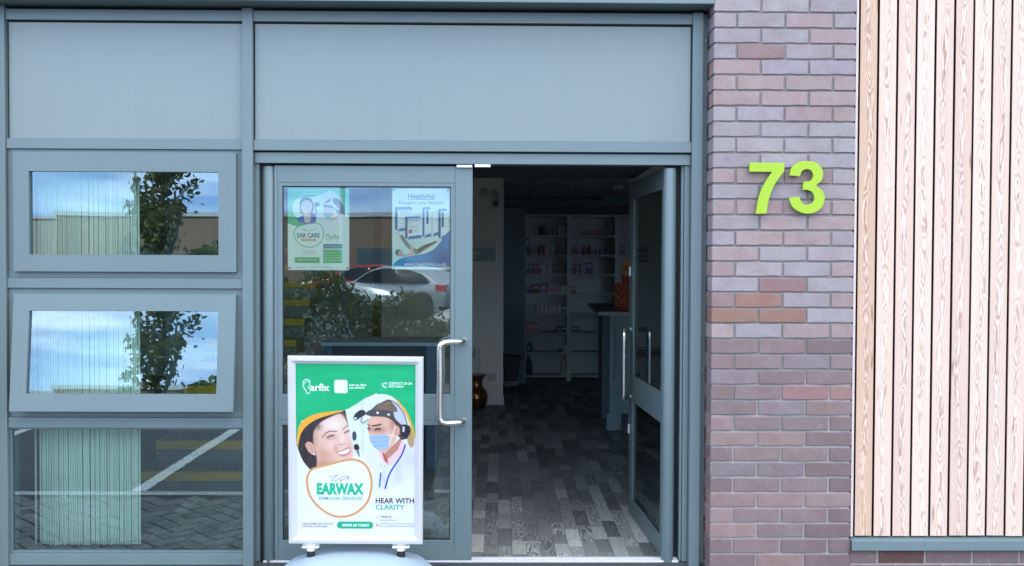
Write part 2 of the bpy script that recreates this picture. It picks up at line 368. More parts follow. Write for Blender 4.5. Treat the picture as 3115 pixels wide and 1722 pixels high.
# herringbone block paving: one block mesh, one object per block
blk = None; cnt = 0; rest = MB(); L, Wd = .200, .100
cells = []
a45 = R(45); ca, sa = math.cos(a45), math.sin(a45)
for i in range(-70, 70):
    for j in range(-70, 70):
        x0, y0 = i*Wd, j*Wd
        kk = (i-j) % 4
        if kk == 0: cells.append((x0+Wd, y0+Wd/2, 0))
        elif kk == 3: cells.append((x0+Wd/2, y0+Wd, 1))
spots = []
for u, v, d in cells:
    x, y = u*ca-v*sa, u*sa+v*ca-.7
    if -8.5 < x < 8.5 and -1.33 < y < -.09: spots.append((x, y, d))
spots.sort(key=lambda p: abs(p[0]+1.7))
for n, (x, y, d) in enumerate(spots):
    if n < 290:
        if blk is None:
            bm = bmesh.new(); bmesh.ops.create_cube(bm, size=1); bmesh.ops.scale(bm, vec=(L-.007, Wd-.007, .02), verts=bm.verts)
            bmesh.ops.bevel(bm, geom=[e for e in bm.edges], offset=.004, segments=1, affect='EDGES')
            me = bpy.data.meshes.new('paver_block'); bm.to_mesh(me); bm.free(); me.materials.append(M['paver'])
            blk = bpy.data.objects.new('paver_block', me); o = blk; col.objects.link(o); o.parent = pav
        else:
            o = blk.copy(); col.objects.link(o)
        o.location = Vector((x, y, GZ+.002+random.uniform(0, .0025)))-OFF[pav.name]; o.rotation_euler = (0, 0, a45+(math.pi/2 if d else 0))
    elif n < 1400:
        a = a45+(math.pi/2 if d else 0); c, s_ = math.cos(a), math.sin(a); hx, hy = (L-.007)/2, (Wd-.007)/2
        z = GZ+.012
        rest.add([(x+c*p-s_*q, y+s_*p+c*q, zz_) for zz_ in (GZ+.002, z) for p, q in ((-hx, -hy), (hx, -hy), (hx, hy), (-hx, hy))],
                 [(4, 5, 6, 7), (0, 1, 5, 4), (1, 2, 6, 5), (2, 3, 7, 6), (3, 0, 4, 7)])
rest.build('paver_field', 'paver', pav, kind='stuff')

# ---- shop interior shell
flo = prop(MB().box(-6.5, 6.5, .03, 8.0, -.2, -.004).build('floor', plain('floor_base', (.05, .055, .055), .6)), kind='structure')
pw, plist = .076, []
for i in range(-26, 34):
    x = .0+i*pw; y = .10-random.uniform(0, .3)
    while y < 7.9:
        ln = random.choice((.17, .24, .33, .33, .40))
        plist.append((x, max(y, .10), min(y+ln, 7.9))); y += ln
plist = [p for p in plist if p[2]-p[1] > .02 and p[0] < 2.5]
def seen(p):
    x, y0, y1 = p; ym = (y0+y1)/2; d = ym+4.77
    return -.16*d/4.85-.05 < x+pw/2 < min(.90, .18*d)
vis = sorted([p for p in plist if seen(p)], key=lambda p: p[1])
near, far = vis[:300], vis[300:]
pm = {}
for x, y0, y1 in near:
    ln = round((y1-y0)/.01)*.01 if y1-y0 > .02 else .02
    k = (ln,)
    b = MB().box(-pw/2+.0006, pw/2-.0006, -(y1-y0)/2+.0006, (y1-y0)/2-.0006, -.0036, 0)
    o = b.build('plank', 'plank', flo); o.location = Vector((x+pw/2, (y0+y1)/2, -.0018+random.uniform(-.0003, .0003)))-OFF[flo.name]
fm = MB()
for x, y0, y1 in far+[p for p in plist if not seen(p)]: fm.box(x+.0006, x+pw-.0006, y0+.0006, y1-.0006, -.0036, 0)
fm.build('plank_field', 'plank_far', flo, kind='stuff')
def struct(name, mat, *boxes):
    b = MB()
    for q in boxes: b.box(*q)
    return prop(b.build(name, mat), kind='structure')
struct('wall_left', 'whitewall', (-6.6, -6.5, .0, 8.0, -.2, 2.9))
struct('wall_right', 'whitewall', (6.5, 6.6, .12, 8.0, -.2, 2.9))
struct('wall_back', 'darkblue', (-6.5, 6.5, 7.9, 8.0, -.2, 2.9))
HOLES = []
cb = []; xs_ = sorted({-6.5, 6.5, *[h[0] for h in HOLES], *[h[1] for h in HOLES]})
for x0, x1 in zip(xs_[:-1], xs_[1:]):          # ceiling strips that leave the rooflight openings free
    ys_ = .14
    for h in sorted((h for h in HOLES if h[0] < (x0+x1)/2 < h[1]), key=lambda q: q[2]):
        cb.append((x0, x1, ys_, h[2], 2.42, 2.6)); ys_ = h[3]
    cb.append((x0, x1, ys_, 7.9, 2.42, 2.6))
struct('ceiling', 'ceiling', *cb)
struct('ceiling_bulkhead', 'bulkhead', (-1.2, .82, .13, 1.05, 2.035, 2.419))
struct('wall_side', 'cream', (1.16, 1.26, .2005, 3.70, 0, 2.4195))
struct('wall_front', 'whitewall', (1.06, 3.6, .13, .20, 0, 2.42), (-2.54, 1.06, .06, .13, 2.14, 2.69))
pw_ = struct('partition_wall', 'cream', (-1.25, .048, 5.387, 5.50, 0, 2.42))
MB().box(-1.25, .058, 5.372, 5.3865, 0, .098).build('skirting_board', 'skirting', pw_, bevel=.004)
struct('wall_nib', 'darkblue', (.05, .33, 7.2, 7.9, 0, 2.42))

# ================================================================== SHOPFRONT
cwl = thing('curtain_wall', 'grey aluminium shopfront framing with two blank upper panels', 'shopfront', (-.72, .05, 0))
def F(name, mat, *q, bevel=.0015, parent=cwl): return MB().box(*q).build(name, mat, parent, bevel=bevel)
F('mullion', 'frame', -2.535, -2.449, 0, .12, GZ, 2.783); F('mullion', 'frame', -1.279, -1.227, 0, .12, GZ, 2.778); F('mullion', 'frame', .964, 1.016, 0, .12, GZ, 2.77)
F('side_frame', 'frame', 1.0165, 1.050, .032, .12, GZ, 2.77); F('sealant_bead', 'gasket', 1.0505, 1.060, .040, .12, GZ, 2.78, bevel=0)
for z0, z1 in ((2.714, 2.767), (2.077, 2.127), (1.384, 1.435), (.685, .7365), (-.006, .050)):
    F('transom', 'frame', -2.4485, -1.2795, .010, .115, z0, z1)
F('transom', 'frame', -1.2265, .9635, .010, .115, 2.714, 2.767); F('transom', 'frame', -1.2265, .9635, .012, .115, 2.075, 2.126)
F('door_head', 'frame', -1.224, .9625, .030, .115, 2.014, 2.0665)
F('spandrel_panel', 'panel', -2.441, -1.2815, .027, .045, 2.129, 2.705); F('spandrel_panel', 'panel', -1.221, .9585, .027, .045, 2.128, 2.705)
F('gasket', 'gasket', -2.4487, -1.2793, .047, .050, 2.06, 2.72, bevel=0); F('gasket', 'gasket', -1.2267, .9637, .047, .050, 2.06, 2.72, bevel=0)
F('door_jamb', 'frame', -1.2265, -1.207, .046, .12, 0, 2.013); F('door_jamb', 'gasket', -1.2068, -1.1955, .085, .12, 0, 2.013, bevel=0)
F('door_jamb', 'frame', .936, .9625, .044, .12, 0, 2.013); F('door_jamb', 'frame', .9225, .9345, .056, .12, 0, 2.013); F('door_jamb', 'gasket', .884, .922, .11, .13, 0, 2.013, bevel=0)
F('sill_flashing', 'frame', -2.448, -1.28, -.004, .0095, GZ+.001, -.010)
F('door_contact', 'white', -.124, -.044, .020, .0295, 1.9975, 2.0115, bevel=.003)
scr = MB()
for x, z in ((1.033, 2.64), (1.033, 1.30), (1.033, .98), (1.033, .22), (.949, 1.12), (.949, .31), (-1.217, .36), (-1.217, 1.72)):
    scr.lathe([(.0032, 0), (.0032, .0012)], (x, .0318 if x > 1 else .0438 if x > 0 else .0458, z), 8, 'y')
scr.build('fixing', plain('fixing_grey', (.42, .44, .45), .4, .4), cwl)
# threshold
th = thing('threshold', 'bright aluminium door threshold under the open doorway', 'threshold', (-.13, .08, 0))
MB().box(-1.19, .92, .045, .066, -.012, .004).build('threshold_strip', 'threshold', th, bevel=.002)
MB().box(-1.19, .92, .0665, .074, -.012, -.003).build('threshold_groove', 'gasket', th)
MB().box(-1.19, .92, .0745, .110, -.012, .006).build('threshold_strip', 'threshold', th, bevel=.002)
# canopy
cp = thing('canopy', 'grey metal canopy soffit above the shopfront', 'canopy', (-.9, 0, 2.785))
MB().box(-6.5, 1.042, -.095, .12, 2.785, 3.3).build('soffit', 'frame', cp)
MB().box(-6.5, 1.042, -.118, -.096, 2.782, 3.3).build('fascia', 'frame', cp, bevel=.003)
# vertical ring helper: frame ring with opening (x0,x1,z0,z1) outer / inner
def ring(name, mat, parent, X0, X1, Z0, Z1, x0, x1, z0, z1, y0, y1, bevel=.002):
    out = []
    for pts in (((X0, Z0), (X0, Z1), (x0, z1), (x0, z0)), ((X1, Z1), (X1, Z0), (x1, z0), (x1, z1)), ((X0, Z1), (X1, Z1), (x1, z1), (x0, z1)), ((X1, Z0), (X0, Z0), (x0, z0), (x1, z0))):
        out.append(MB().prism(list(pts), y0, y1).build(name, mat, parent, bevel=0))
    return out
# closed top-hung window
w1 = thing('top_hung_window', 'closed top-hung window above the tilted one', 'window', (-1.86, .03, 1.44), group='top-hung windows left of the door')
ring('outer_frame', 'frame', w1, -2.447, -1.2805, 1.437, 2.0755, -2.36, -1.355, 1.52, 1.985, .0235, .10)
ring('sash_rail', 'frame', w1, -2.409, -1.309, 1.467, 2.060, -2.332, -1.396, 1.551, 1.964, -.004, .0230)
MB().box(-2.345, -1.385, .0150, .0165, 1.540, 1.975).build('pane', 'glass', w1)
# open top-hung window (local frame: hinge line at the origin)
w2f = thing('window_frame', 'fixed grey frame behind the tilted window sash', 'window frame', (-1.86, .03, .74))
ring('outer_frame', 'frame', w2f, -2.447, -1.2805, .738, 1.3825, -2.37, -1.352, .815, 1.31, .0235, .10)
w2 = thing('top_hung_window', 'window tilted open at the bottom, lower of the two framed windows', 'window', (-1.86, .016, 1.353), (R(-5.6), 0, 0), group='top-hung windows left of the door', local=True)
ring('sash_rail', 'frame', w2, -.549, .550, -.580, 0, -.470, .465, -.493, -.083, -.020, .020)
MB().box(-.48, .475, -.0045, -.003, -.50, -.075).build('pane', 'glass', w2)
for s in (-1, 1):
    MB().box(s*.535-.006, s*.535+.006, .021, .040, -.45, -.1).build('window_stay', 'gasket', w2)
# fixed window
w3 = thing('fixed_window', 'low fixed window pane at ground level left of the door', 'window', (-1.86, .03, .05))
ring('glazing_bead', 'frame', w3, -2.4475, -1.2802, .0515, .6845, -2.438, -1.2815, .062, .676, .026, .045)
MB().box(-2.444, -1.281, .0350, .0362, .056, .680).build('pane', 'glass', w3)

# ---- doors (local frame: hinge axis at origin, leaf along +x*s, outside face -y)
def handle_path(s, side, xm, xb, reach):
    p = [(s*xm, side*.026, 1.123), (s*xm, side*(.026+reach*.55), 1.123)]
    p = [(xm, .024, 1.123), (xm-.005, .045, 1.123), (xm-.028, .045+reach*.35, 1.123), (xb+.032, .024+reach*.86, 1.122), (xb+.010, .024+reach, 1.112), (xb, .024+reach, 1.088), (xb, .024+reach, .92), (xb, .024+reach, .751), (xb+.010, .024+reach, .727), (xb+.032, .024+reach*.86, .717), (xm-.028, .045+reach*.35, .716), (xm-.005, .045, .716), (xm, .024, .716)]
    q = smoothpts(p, False, 5)
    return [(s*x, side*y, z) for x, y, z in q]
def leaf(label, loc, s, rot, Ltot, reach=.088):
    d = thing('glazed_door', label, 'door', loc, (0, 0, rot), group='pair of glazed entrance doors', local=True)
    r = .031; zb, zt = .006, 2.004
    def B(name, mat, x0, x1, y0, y1, z0, z1, bevel=.0015): return MB().box(s*x0, s*x1, y0, y1, z0, z1).build(name, mat, d, bevel=bevel)
    MB().lathe([(r, zb-.012), (r, zt-.004)], n=40).build('round_stile', 'doorpaint', d, smooth=True, bevel=.002).data.polygons.foreach_set('use_smooth', [True]*42)
    e = Ltot
    B('hinge_stile', 'doorpaint', .031, .0485, -.025, .025, zb, zt); B('lock_stile', 'doorpaint', e-.087, e, -.025, .025, zb, zt)
    gx0, gx1 = .071, e-.110
    for z0, z1, q0, q1 in ((1.919, zt, 1.901, 1.9185), (zb, .090, .0905, .107)):
        B('rail', 'doorpaint', .0490, e-.0875, -.0245, .0245, z0, z1); B('glazing_bead', 'doorpaint', .0492, e-.0877, -.0235, .0235, q0, q1)
    B('rail', 'doorpaint', .0490, e-.0875, -.0245, .0245, .721, .826)
    B('glazing_bead', 'doorpaint', .0492, e-.0877, -.0235, .0235, .8265, .851); B('glazing_bead', 'doorpaint', .0492, e-.0877, -.0235, .0235, .694, .7205)
    for z0, z1 in ((.1072, .6938), (.8512, 1.9008)):
        B('glazing_bead', 'doorpaint', .0492, gx0, -.0235, .0235, z0, z1); B('glazing_bead', 'doorpaint', gx1, e-.0877, -.0235, .0235, z0, z1)
        B('pane', 'doorglass', gx0-.006, gx1+.006, -.0120, -.0108, z0-.005, z1+.005, 0)
        for q in ((gx0, gx0+.004, z0, z1), (gx1-.004, gx1, z0, z1), (gx0, gx1, z0, z0+.004), (gx0, gx1, z1-.004, z1)):
            B('gasket', 'gasket', q[0], q[1], -.0150, -.0122, q[2], q[3], 0)
    for side, nm in ((-1, 'pull_handle'), (1, 'pull_handle')):
        h = MB().tube(handle_path(s, side, e-.040, e-.158, reach), .0152, 14).build(nm, 'steel', d, smooth=True)
        for z in (1.123, .716): MB().lathe([(.016, 0), (.016, .006)], (s*(e-.040), side*.0245+(.0 if side < 0 else .006), z), 18, 'y').build('handle_rose', 'steel', h)
    return d
dl = leaf('closed glazed door with two posters on its glass', (-1.163, .075, 0), 1, 0, 1.028)
MB().box(1.163-.215, 1.163-.136, -.040, -.0255, 1.9965, 2.0105).build('door_contact', 'white', dl, bevel=.003)
dr = leaf('glazed door swung open into the shop by the brick pier', (.8655, .068, 0), -1, R(-87.0), .925, .062)
for z in (1.47, .52):
    MB().lathe([(.012, 0), (.020, .006), (.020, .018), (.012, .024)], (-.925, 0, z), 14, 'x').build('lock_cylinder', 'white', dr, smooth=True)
    MB().box(-.905, -.885, -.036, -.0255, z-.03, z+.03).build('thumb_turn', 'white', dr, bevel=.006)

# ================================================================== BRICK PIER
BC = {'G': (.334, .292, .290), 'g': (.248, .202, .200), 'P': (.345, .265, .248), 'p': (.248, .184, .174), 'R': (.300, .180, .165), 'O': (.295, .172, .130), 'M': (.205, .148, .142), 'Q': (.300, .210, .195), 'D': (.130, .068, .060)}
def brick_mesh(lx, ly, lz=.0658, seedn=0):
    rnd = random.Random(seedn); bm = bmesh.new(); bmesh.ops.create_cube(bm, size=1); bmesh.ops.scale(bm, vec=(lx, ly, lz), verts=bm.verts)
    bmesh.ops.subdivide_edges(bm, edges=[e for e in bm.edges if abs((e.verts[0].co-e.verts[1].co).x) > .05], cuts=4, use_grid_fill=True)
    for v in bm.verts:
        v.co += Vector((rnd.uniform(-.0012, .0012), rnd.uniform(-.0006, .0006), rnd.uniform(-.0012, .0012)))
        if rnd.random() < .12: v.co *= Vector((1, .985, .955)).x; v.co.z *= rnd.uniform(.93, .985)
    bmesh.ops.bevel(bm, geom=[e for e in bm.edges if len(e.link_faces) == 2 and e.calc_face_angle() > .6], offset=.0024, segments=1, affect='EDGES')
    me = bpy.data.meshes.new('brick'); bm.to_mesh(me); bm.free(); me.materials.append(M['brick']); return me
BM = {}
def brick(parent, x0, x1, y0, y1, z0, cc):
    k = (round(x1-x0, 4), round(y1-y0, 4), random.randrange(4))
    if k not in BM: BM[k] = brick_mesh(x1-x0, y1-y0, seedn=len(BM))
    o = bpy.data.objects.new('brick', BM[k]); col.objects.link(o); o.parent = parent
    o.location = Vector(((x0+x1)/2, (y0+y1)/2+random.uniform(-.0010, .0010), z0+.0329+random.uniform(-.0006, .0006)))-OFF[parent.name]
    b = BC[{'P': 'p', 'G': 'g'}.get(cc, cc) if z0 < 1.15 else cc]; f = random.uniform(.93, 1.07)*(.84 if z0 > 1.1 else .80); o.color = (b[0]*f, b[1]*f*random.uniform(.97, 1.03), b[2]*f*random.uniform(.97, 1.04), 1)  # lower courses darker: light falloff put into the brick colour
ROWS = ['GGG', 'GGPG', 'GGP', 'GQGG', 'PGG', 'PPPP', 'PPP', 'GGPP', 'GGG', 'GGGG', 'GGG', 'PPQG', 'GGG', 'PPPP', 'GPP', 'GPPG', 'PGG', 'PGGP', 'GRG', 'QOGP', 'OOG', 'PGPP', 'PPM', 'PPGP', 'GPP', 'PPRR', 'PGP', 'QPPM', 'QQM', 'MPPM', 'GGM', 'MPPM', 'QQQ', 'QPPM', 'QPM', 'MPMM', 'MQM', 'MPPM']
def pier(label, xa, xb, mir):
    p = thing('brick_pier', label, 'pier', ((xa+xb)/2, 0, GZ))
    Wp = xb-xa; j = .0107; Ls = (Wp-2*j)/3; hb = (Wp-2*Ls-3*j)/2; yF = -.11; D2 = .1025; dep = .2255
    MB().box(xa+.006, xb-.006, yF+.0065, .125, GZ, 3.12).build('mortar_core', 'mortar', p)
    for i in range(-3, 38):
        z0 = 2.749-i*.07591
        row = ROWS[i] if i >= 0 else random.choice(('GPG', 'PGG')) if i % 2 == 0 else 'GPGG'
        if i % 2 == 0:
            xs = [(0, Ls), (Ls+j, 2*Ls+j), (2*Ls+2*j, Wp)]
        else:
            xs = [(0, hb), (hb+j, hb+j+Ls), (hb+2*j+Ls, hb+2*j+2*Ls), (hb+3*j+2*Ls, Wp)]
        for n, ((a, b), c) in enumerate(zip(xs, row)):
            first = n == 0; last = n == len(xs)-1
            deep = dep if (i % 2 and (first or last)) else D2
            if mir: a, b = Wp-b, Wp-a
            brick(p, xa+a, xa+b, yF, yF+deep, z0, c)
            if i % 2 == 0 and (first or last):
                brick(p, xa+a if (first != mir) else xa+b-D2, xa+a+D2 if (first != mir) else xa+b, yF+deep+j, yF+dep, z0, 'D')  # bricks on the return are dark red: their shade is put into the colour
    return p
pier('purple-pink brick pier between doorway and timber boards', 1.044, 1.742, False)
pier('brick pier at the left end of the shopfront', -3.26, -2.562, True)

struct('added_upper_storey', plain('upper_brickwork', (.30, .22, .23), .85, 0, .3, 14), (-9, 9, .1205, 8.4, 2.91, 8.2), (-9, 1.0425, -.10, .12, 3.3005, 8.2), (1.043, 9, -.10, .12, 3.2005, 8.2))  # unseen storey added to shade the forecourt and keep sun out of the shop
# ---- left of the shopfront, out of frame: plain matching wall that the glass reflects
struct('wall_outer', plain('side_brickwork', (.30, .22, .23), .85, 0, .3, 14), (-9, -6.5, -.11, .12, GZ, 3.3), (6.5, 9, -.11, .12, GZ, 3.3))
for k, (xa_, xb_) in enumerate(((-6.5, -3.29), (3.62, 6.5))):  # unseen bays added on both sides to bring daylight into the shop
    sb = thing('added_glazed_bay', ('added glazed bay on the left that lets daylight into the shop', 'added glazed bay beyond the timber boards that lets daylight in')[k], 'shopfront', ((xa_+xb_)/2, .05, 0), group='added daylight bays out of view')
    n_ = 3; wd_ = (xb_-xa_)/n_
    for i in range(n_+1): MB().box(xa_+i*wd_-.026, xa_+i*wd_+.026, 0, .12, GZ, 2.78).build('mullion', 'frame', sb)
    for i in range(n_):
        MB().box(xa_+i*wd_+.0265, xa_+(i+1)*wd_-.0265, .010, .115, GZ, .06).build('transom', 'frame', sb); MB().box(xa_+i*wd_+.0265, xa_+(i+1)*wd_-.0265, .010, .115, 2.40, 2.78).build('transom', 'frame', sb)
        MB().box(xa_+i*wd_+.027, xa_+(i+1)*wd_-.027, .035, .0362, .061, 2.399).build('pane', 'bayglass', sb)

# ================================================================== TIMBER CLADDING
tcd = thing('timber_cladding', 'pale vertical larch boards on the wall right of the brick pier', 'cladding', (2.3, -.08, .17))
MB().box(1.7425, 3.6, -.062, .10, .10, 3.2).build('membrane', 'membrane', tcd)
bc = [(.64, .43, .29), (.77, .56, .43), (.72, .53, .41), (.78, .58, .45), (.73, .54, .42), (.70, .52, .40), (.76, .57, .44), (.72, .54, .42), (.76, .57, .44), (.72, .54, .42)]
MB().box(1.7445, 1.7555, -.104, -.063, .172, 3.2).build('edge_trim', plain('trim_wood', (.56, .47, .42), .8, 0, .12, 10), tcd)
for i in range(19):
    x = 1.7665+i*.0942+random.uniform(-.0006, .0006)
    o = MB().prism_z([(x, -.100), (x+.0828, -.100), (x+.0828, -.0955), (x+.0768, -.0935), (x+.0768, -.080), (x+.006, -.080), (x+.006, -.0935), (x, -.0955)], .172+random.uniform(0, .003), 3.2).build('board', 'board', tcd, bevel=.0015)
    q_ = random.uniform(.86, .97); o.color = (bc[i % 10][0]*q_*.97, bc[i % 10][1]*q_*.965, bc[i % 10][2]*q_*1.0, 1)
sl = thing('sill', 'grey metal drip sill under the timber boards', 'sill', (2.4, -.1, .106))
MB().prism_x([(-.128, .108), (-.128, .156), (-.0625, .170), (-.0625, .108)], 1.744, 3.6).build('sill_profile', 'frame', sl, bevel=.0015)
pl = thing('brick_plinth', 'brick plinth coloured dark for the shade below the grey sill', 'plinth', (2.4, -.09, GZ))
MB().box(1.7425, 3.6, -.093, .1, GZ-.05, .107).build('mortar_core', 'mortar', pl)
for r_ in range(2):
    x = 1.7435+(.0 if r_ else -.09)
    while x < 3.5:
        brick(pl, max(x, 1.7435), x+.2255, -.0975, .004, .0370-r_*.0759, random.choice('MMMD')); x += .2362  # plinth bricks picked dark: the shade under the sill is in their colour

# ================================================================== HOUSE NUMBER
lime = paint_mat('lime_paint', (.30, .455, .008), .42)
def outline(pts, x0, x1, z0, z1):
    xs = [p[0] for p in pts]; zs = [p[1] for p in pts]
    return [(x0+(p[0]-min(xs))/(max(xs)-min(xs))*(x1-x0), z0+(p[1]-min(zs))/(max(zs)-min(zs))*(z1-z0)) for p in pts]
seven = [(296, -822), (468, -822), (468, -866)]+[tuple(p[:2]) for p in smoothpts([(468, -866, 0), (425, -925, 0), (395, -1000, 0), (382, -1076, 0)], False, 6)][1:]+[(329, -1078)]+[tuple(p[:2]) for p in smoothpts([(329, -1078, 0), (345, -990, 0), (372, -925, 0), (408, -868, 0)], False, 6)][1:]+[(296, -868)]
o = MB().prism(outline(seven, 1.2165, 1.386, 1.762, 2.011), -.139, -.124).build('house_number', lime, bevel=.001)
prop(o, 'lime green numeral seven fixed to the brick pier', 'house number')
t3 = [(498, -885, 0), (510, -845, 0), (540, -820, 0), (585, -812, 0), (635, -825, 0), (661, -865, 0), (655, -910, 0), (630, -935, 0), (658, -960, 0), (671, -1000, 0), (655, -1050, 0), (610, -1076, 0), (560, -1074, 0), (515, -1045, 0), (497, -1000, 0)]
i3 = [(547, -992, 0), (560, -1022, 0), (585, -1034, 0), (612, -1022, 0), (621, -998, 0), (608, -968, 0), (580, -957, 0)]
j3 = [(562, -958, 0), (568, -915, 0)]
k3 = [(568, -915, 0), (600, -912, 0), (614, -885, 0), (603, -860, 0), (583, -853, 0), (560, -862, 0), (548, -890, 0)]
sm = lambda q: [p[:2] for p in smoothpts(q, False, 5)]
three = sm(t3)+sm(i3)+[(562, -958), (568, -915)]+sm(k3)
o = MB().prism(outline(three, 1.411, 1.5855, 1.764, 2.020), -.139, -.124).build('house_number', lime, bevel=.001)
prop(o, 'lime green numeral three fixed to the brick pier', 'house number')

# ================================================================== PRINT
class Canvas:                       # a printed sheet painted into point colours of a fine grid
    def __init__(s, w, h, box, bg):
        s.w, s.h = w, h; s.bx = box; s.a = np.zeros((h, w, 3)); s.a[:] = bg
        x0, y0, x1, y1 = box
        s.X, s.Y = np.meshgrid(np.linspace(x0, x1, w), np.linspace(y0, y1, h)); s.px = (x1-x0)/(w-1)
    def blend(s, k, c): s.a += (np.array(c, float)-s.a)*k[..., None]
    def inside(s, P, X, Y):
        r = np.zeros(X.shape, bool); n = len(P)
        for i in range(n):
            x1, y1 = P[i][:2]; x2, y2 = P[(i+1) % n][:2]
            if y1 == y2: continue
            c = (y1 > Y) != (y2 > Y); r ^= c & (X < (x2-x1)*(Y-y1)/(y2-y1)+x1)
        return r
    def mask(s, P):
        k = np.zeros(s.X.shape)
        for dx in (-.25, .25):
            for dy in (-.25, .25): k += s.inside(P, s.X+dx*s.px, s.Y+dy*s.px)*.25
        return k
    def poly(s, P, c, al=1., sm=0, clip=None):
        if sm: P = smoothpts([(p[0], p[1], 0) for p in P], True, sm)
        k = s.mask(P)*al
        if clip is not None: k = k*clip
        s.blend(k, c)
    def dist(s, P, closed=False):
        d = np.full(s.X.shape, 1e9); n = len(P)
        for i in range(n if closed else n-1):
            x1, y1 = P[i][:2]; x2, y2 = P[(i+1) % n][:2]; L2 = (x2-x1)**2+(y2-y1)**2+1e-9
            t = np.clip(((s.X-x1)*(x2-x1)+(s.Y-y1)*(y2-y1))/L2, 0, 1); d = np.minimum(d, np.hypot(s.X-x1-t*(x2-x1), s.Y-y1-t*(y2-y1)))
        return d
    def stroke(s, P, wd, c, al=1., sm=0, closed=False, clip=None):
        if sm: P = smoothpts([(p[0], p[1], 0) for p in P], closed, sm)
        k = np.clip((wd/2-s.dist(P, closed))/s.px+.5, 0, 1)*al
        if clip is not None: k = k*clip
        s.blend(k, c)
    def soft(s, cx, cy, rx, ry, c, al, clip=None):
        k = np.exp(-(((s.X-cx)/rx)**2+((s.Y-cy)/ry)**2))*al
        if clip is not None: k = k*clip
        s.blend(k, c)
    def build(s, name, parent, x0, x1, z0, z1, y):
        v = np.stack([x0+(s.X-s.bx[0])/(s.bx[2]-s.bx[0])*(x1-x0), np.full(s.X.shape, y), z1-(s.Y-s.bx[1])/(s.bx[3]-s.bx[1])*(z1-z0)], -1).reshape(-1, 3)
        i = np.arange(s.w*s.h).reshape(s.h, s.w)
        f = np.stack([i[1:, :-1], i[1:, 1:], i[:-1, 1:], i[:-1, :-1]], -1).reshape(-1, 4)
        c = v.mean(0); me = bpy.data.meshes.new(name); n = len(v)
        me.vertices.add(n); me.vertices.foreach_set('co', (v-c).ravel()); me.loops.add(f.size); me.loops.foreach_set('vertex_index', f.ravel().astype(np.int32))
        me.polygons.add(len(f)); me.polygons.foreach_set('loop_start', (np.arange(len(f))*4).astype(np.int32)); me.update(calc_edges=True); me.validate()
        a = s.a/255; a = getattr(s, 'gain', .68)* np.where(a <= .04045, a/12.92, ((a+.055)/1.055)**2.4)
        at = me.color_attributes.new('Col', 'FLOAT_COLOR', 'POINT'); at.data.foreach_set('color', np.concatenate([a.reshape(-1, 3), np.ones((n, 1))], 1).ravel())
        me.materials.append(M['print']); o = bpy.data.objects.new(name, me); col.objects.link(o); o.parent = parent
        o.location = Vector(c)-OFF[parent.name]; OFF[o.name] = Vector(c)
        s.map = lambda px, py: (x0+(px-s.bx[0])/(s.bx[2]-s.bx[0])*(x1-x0), z1-(py-s.bx[1])/(s.bx[3]-s.bx[1])*(z1-z0)); s.y = y; s.o = o
        return o
    def text(s, body, x0, x1, yt, yb, c, bold=.0, dy=.0005, it=0.):
        cu = bpy.data.curves.new('lettering', 'FONT'); cu.body = body; cu.offset = bold; cu.resolution_u = 3; cu.shear = it
        ob = bpy.data.objects.new('lettering', cu); me0 = bpy.data.meshes.new_from_object(ob)
        V = np.array([v.co[:2] for v in me0.vertices]); Fc = [tuple(p.vertices) for p in me0.polygons]
        bpy.data.objects.remove(ob); bpy.data.curves.remove(cu); bpy.data.meshes.remove(me0)
        lo, hi = V.min(0), V.max(0); (X0, Z0), (X1, Z1) = s.map(x0, yb), s.map(x1, yt)
        b = MB(); b.add([(X0+(p[0]-lo[0])/(hi[0]-lo[0])*(X1-X0), s.y-dy, Z0+(p[1]-lo[1])/(hi[1]-lo[1])*(Z1-Z0)) for p in V], Fc)
        return b.build('lettering', ink(c), s.o)

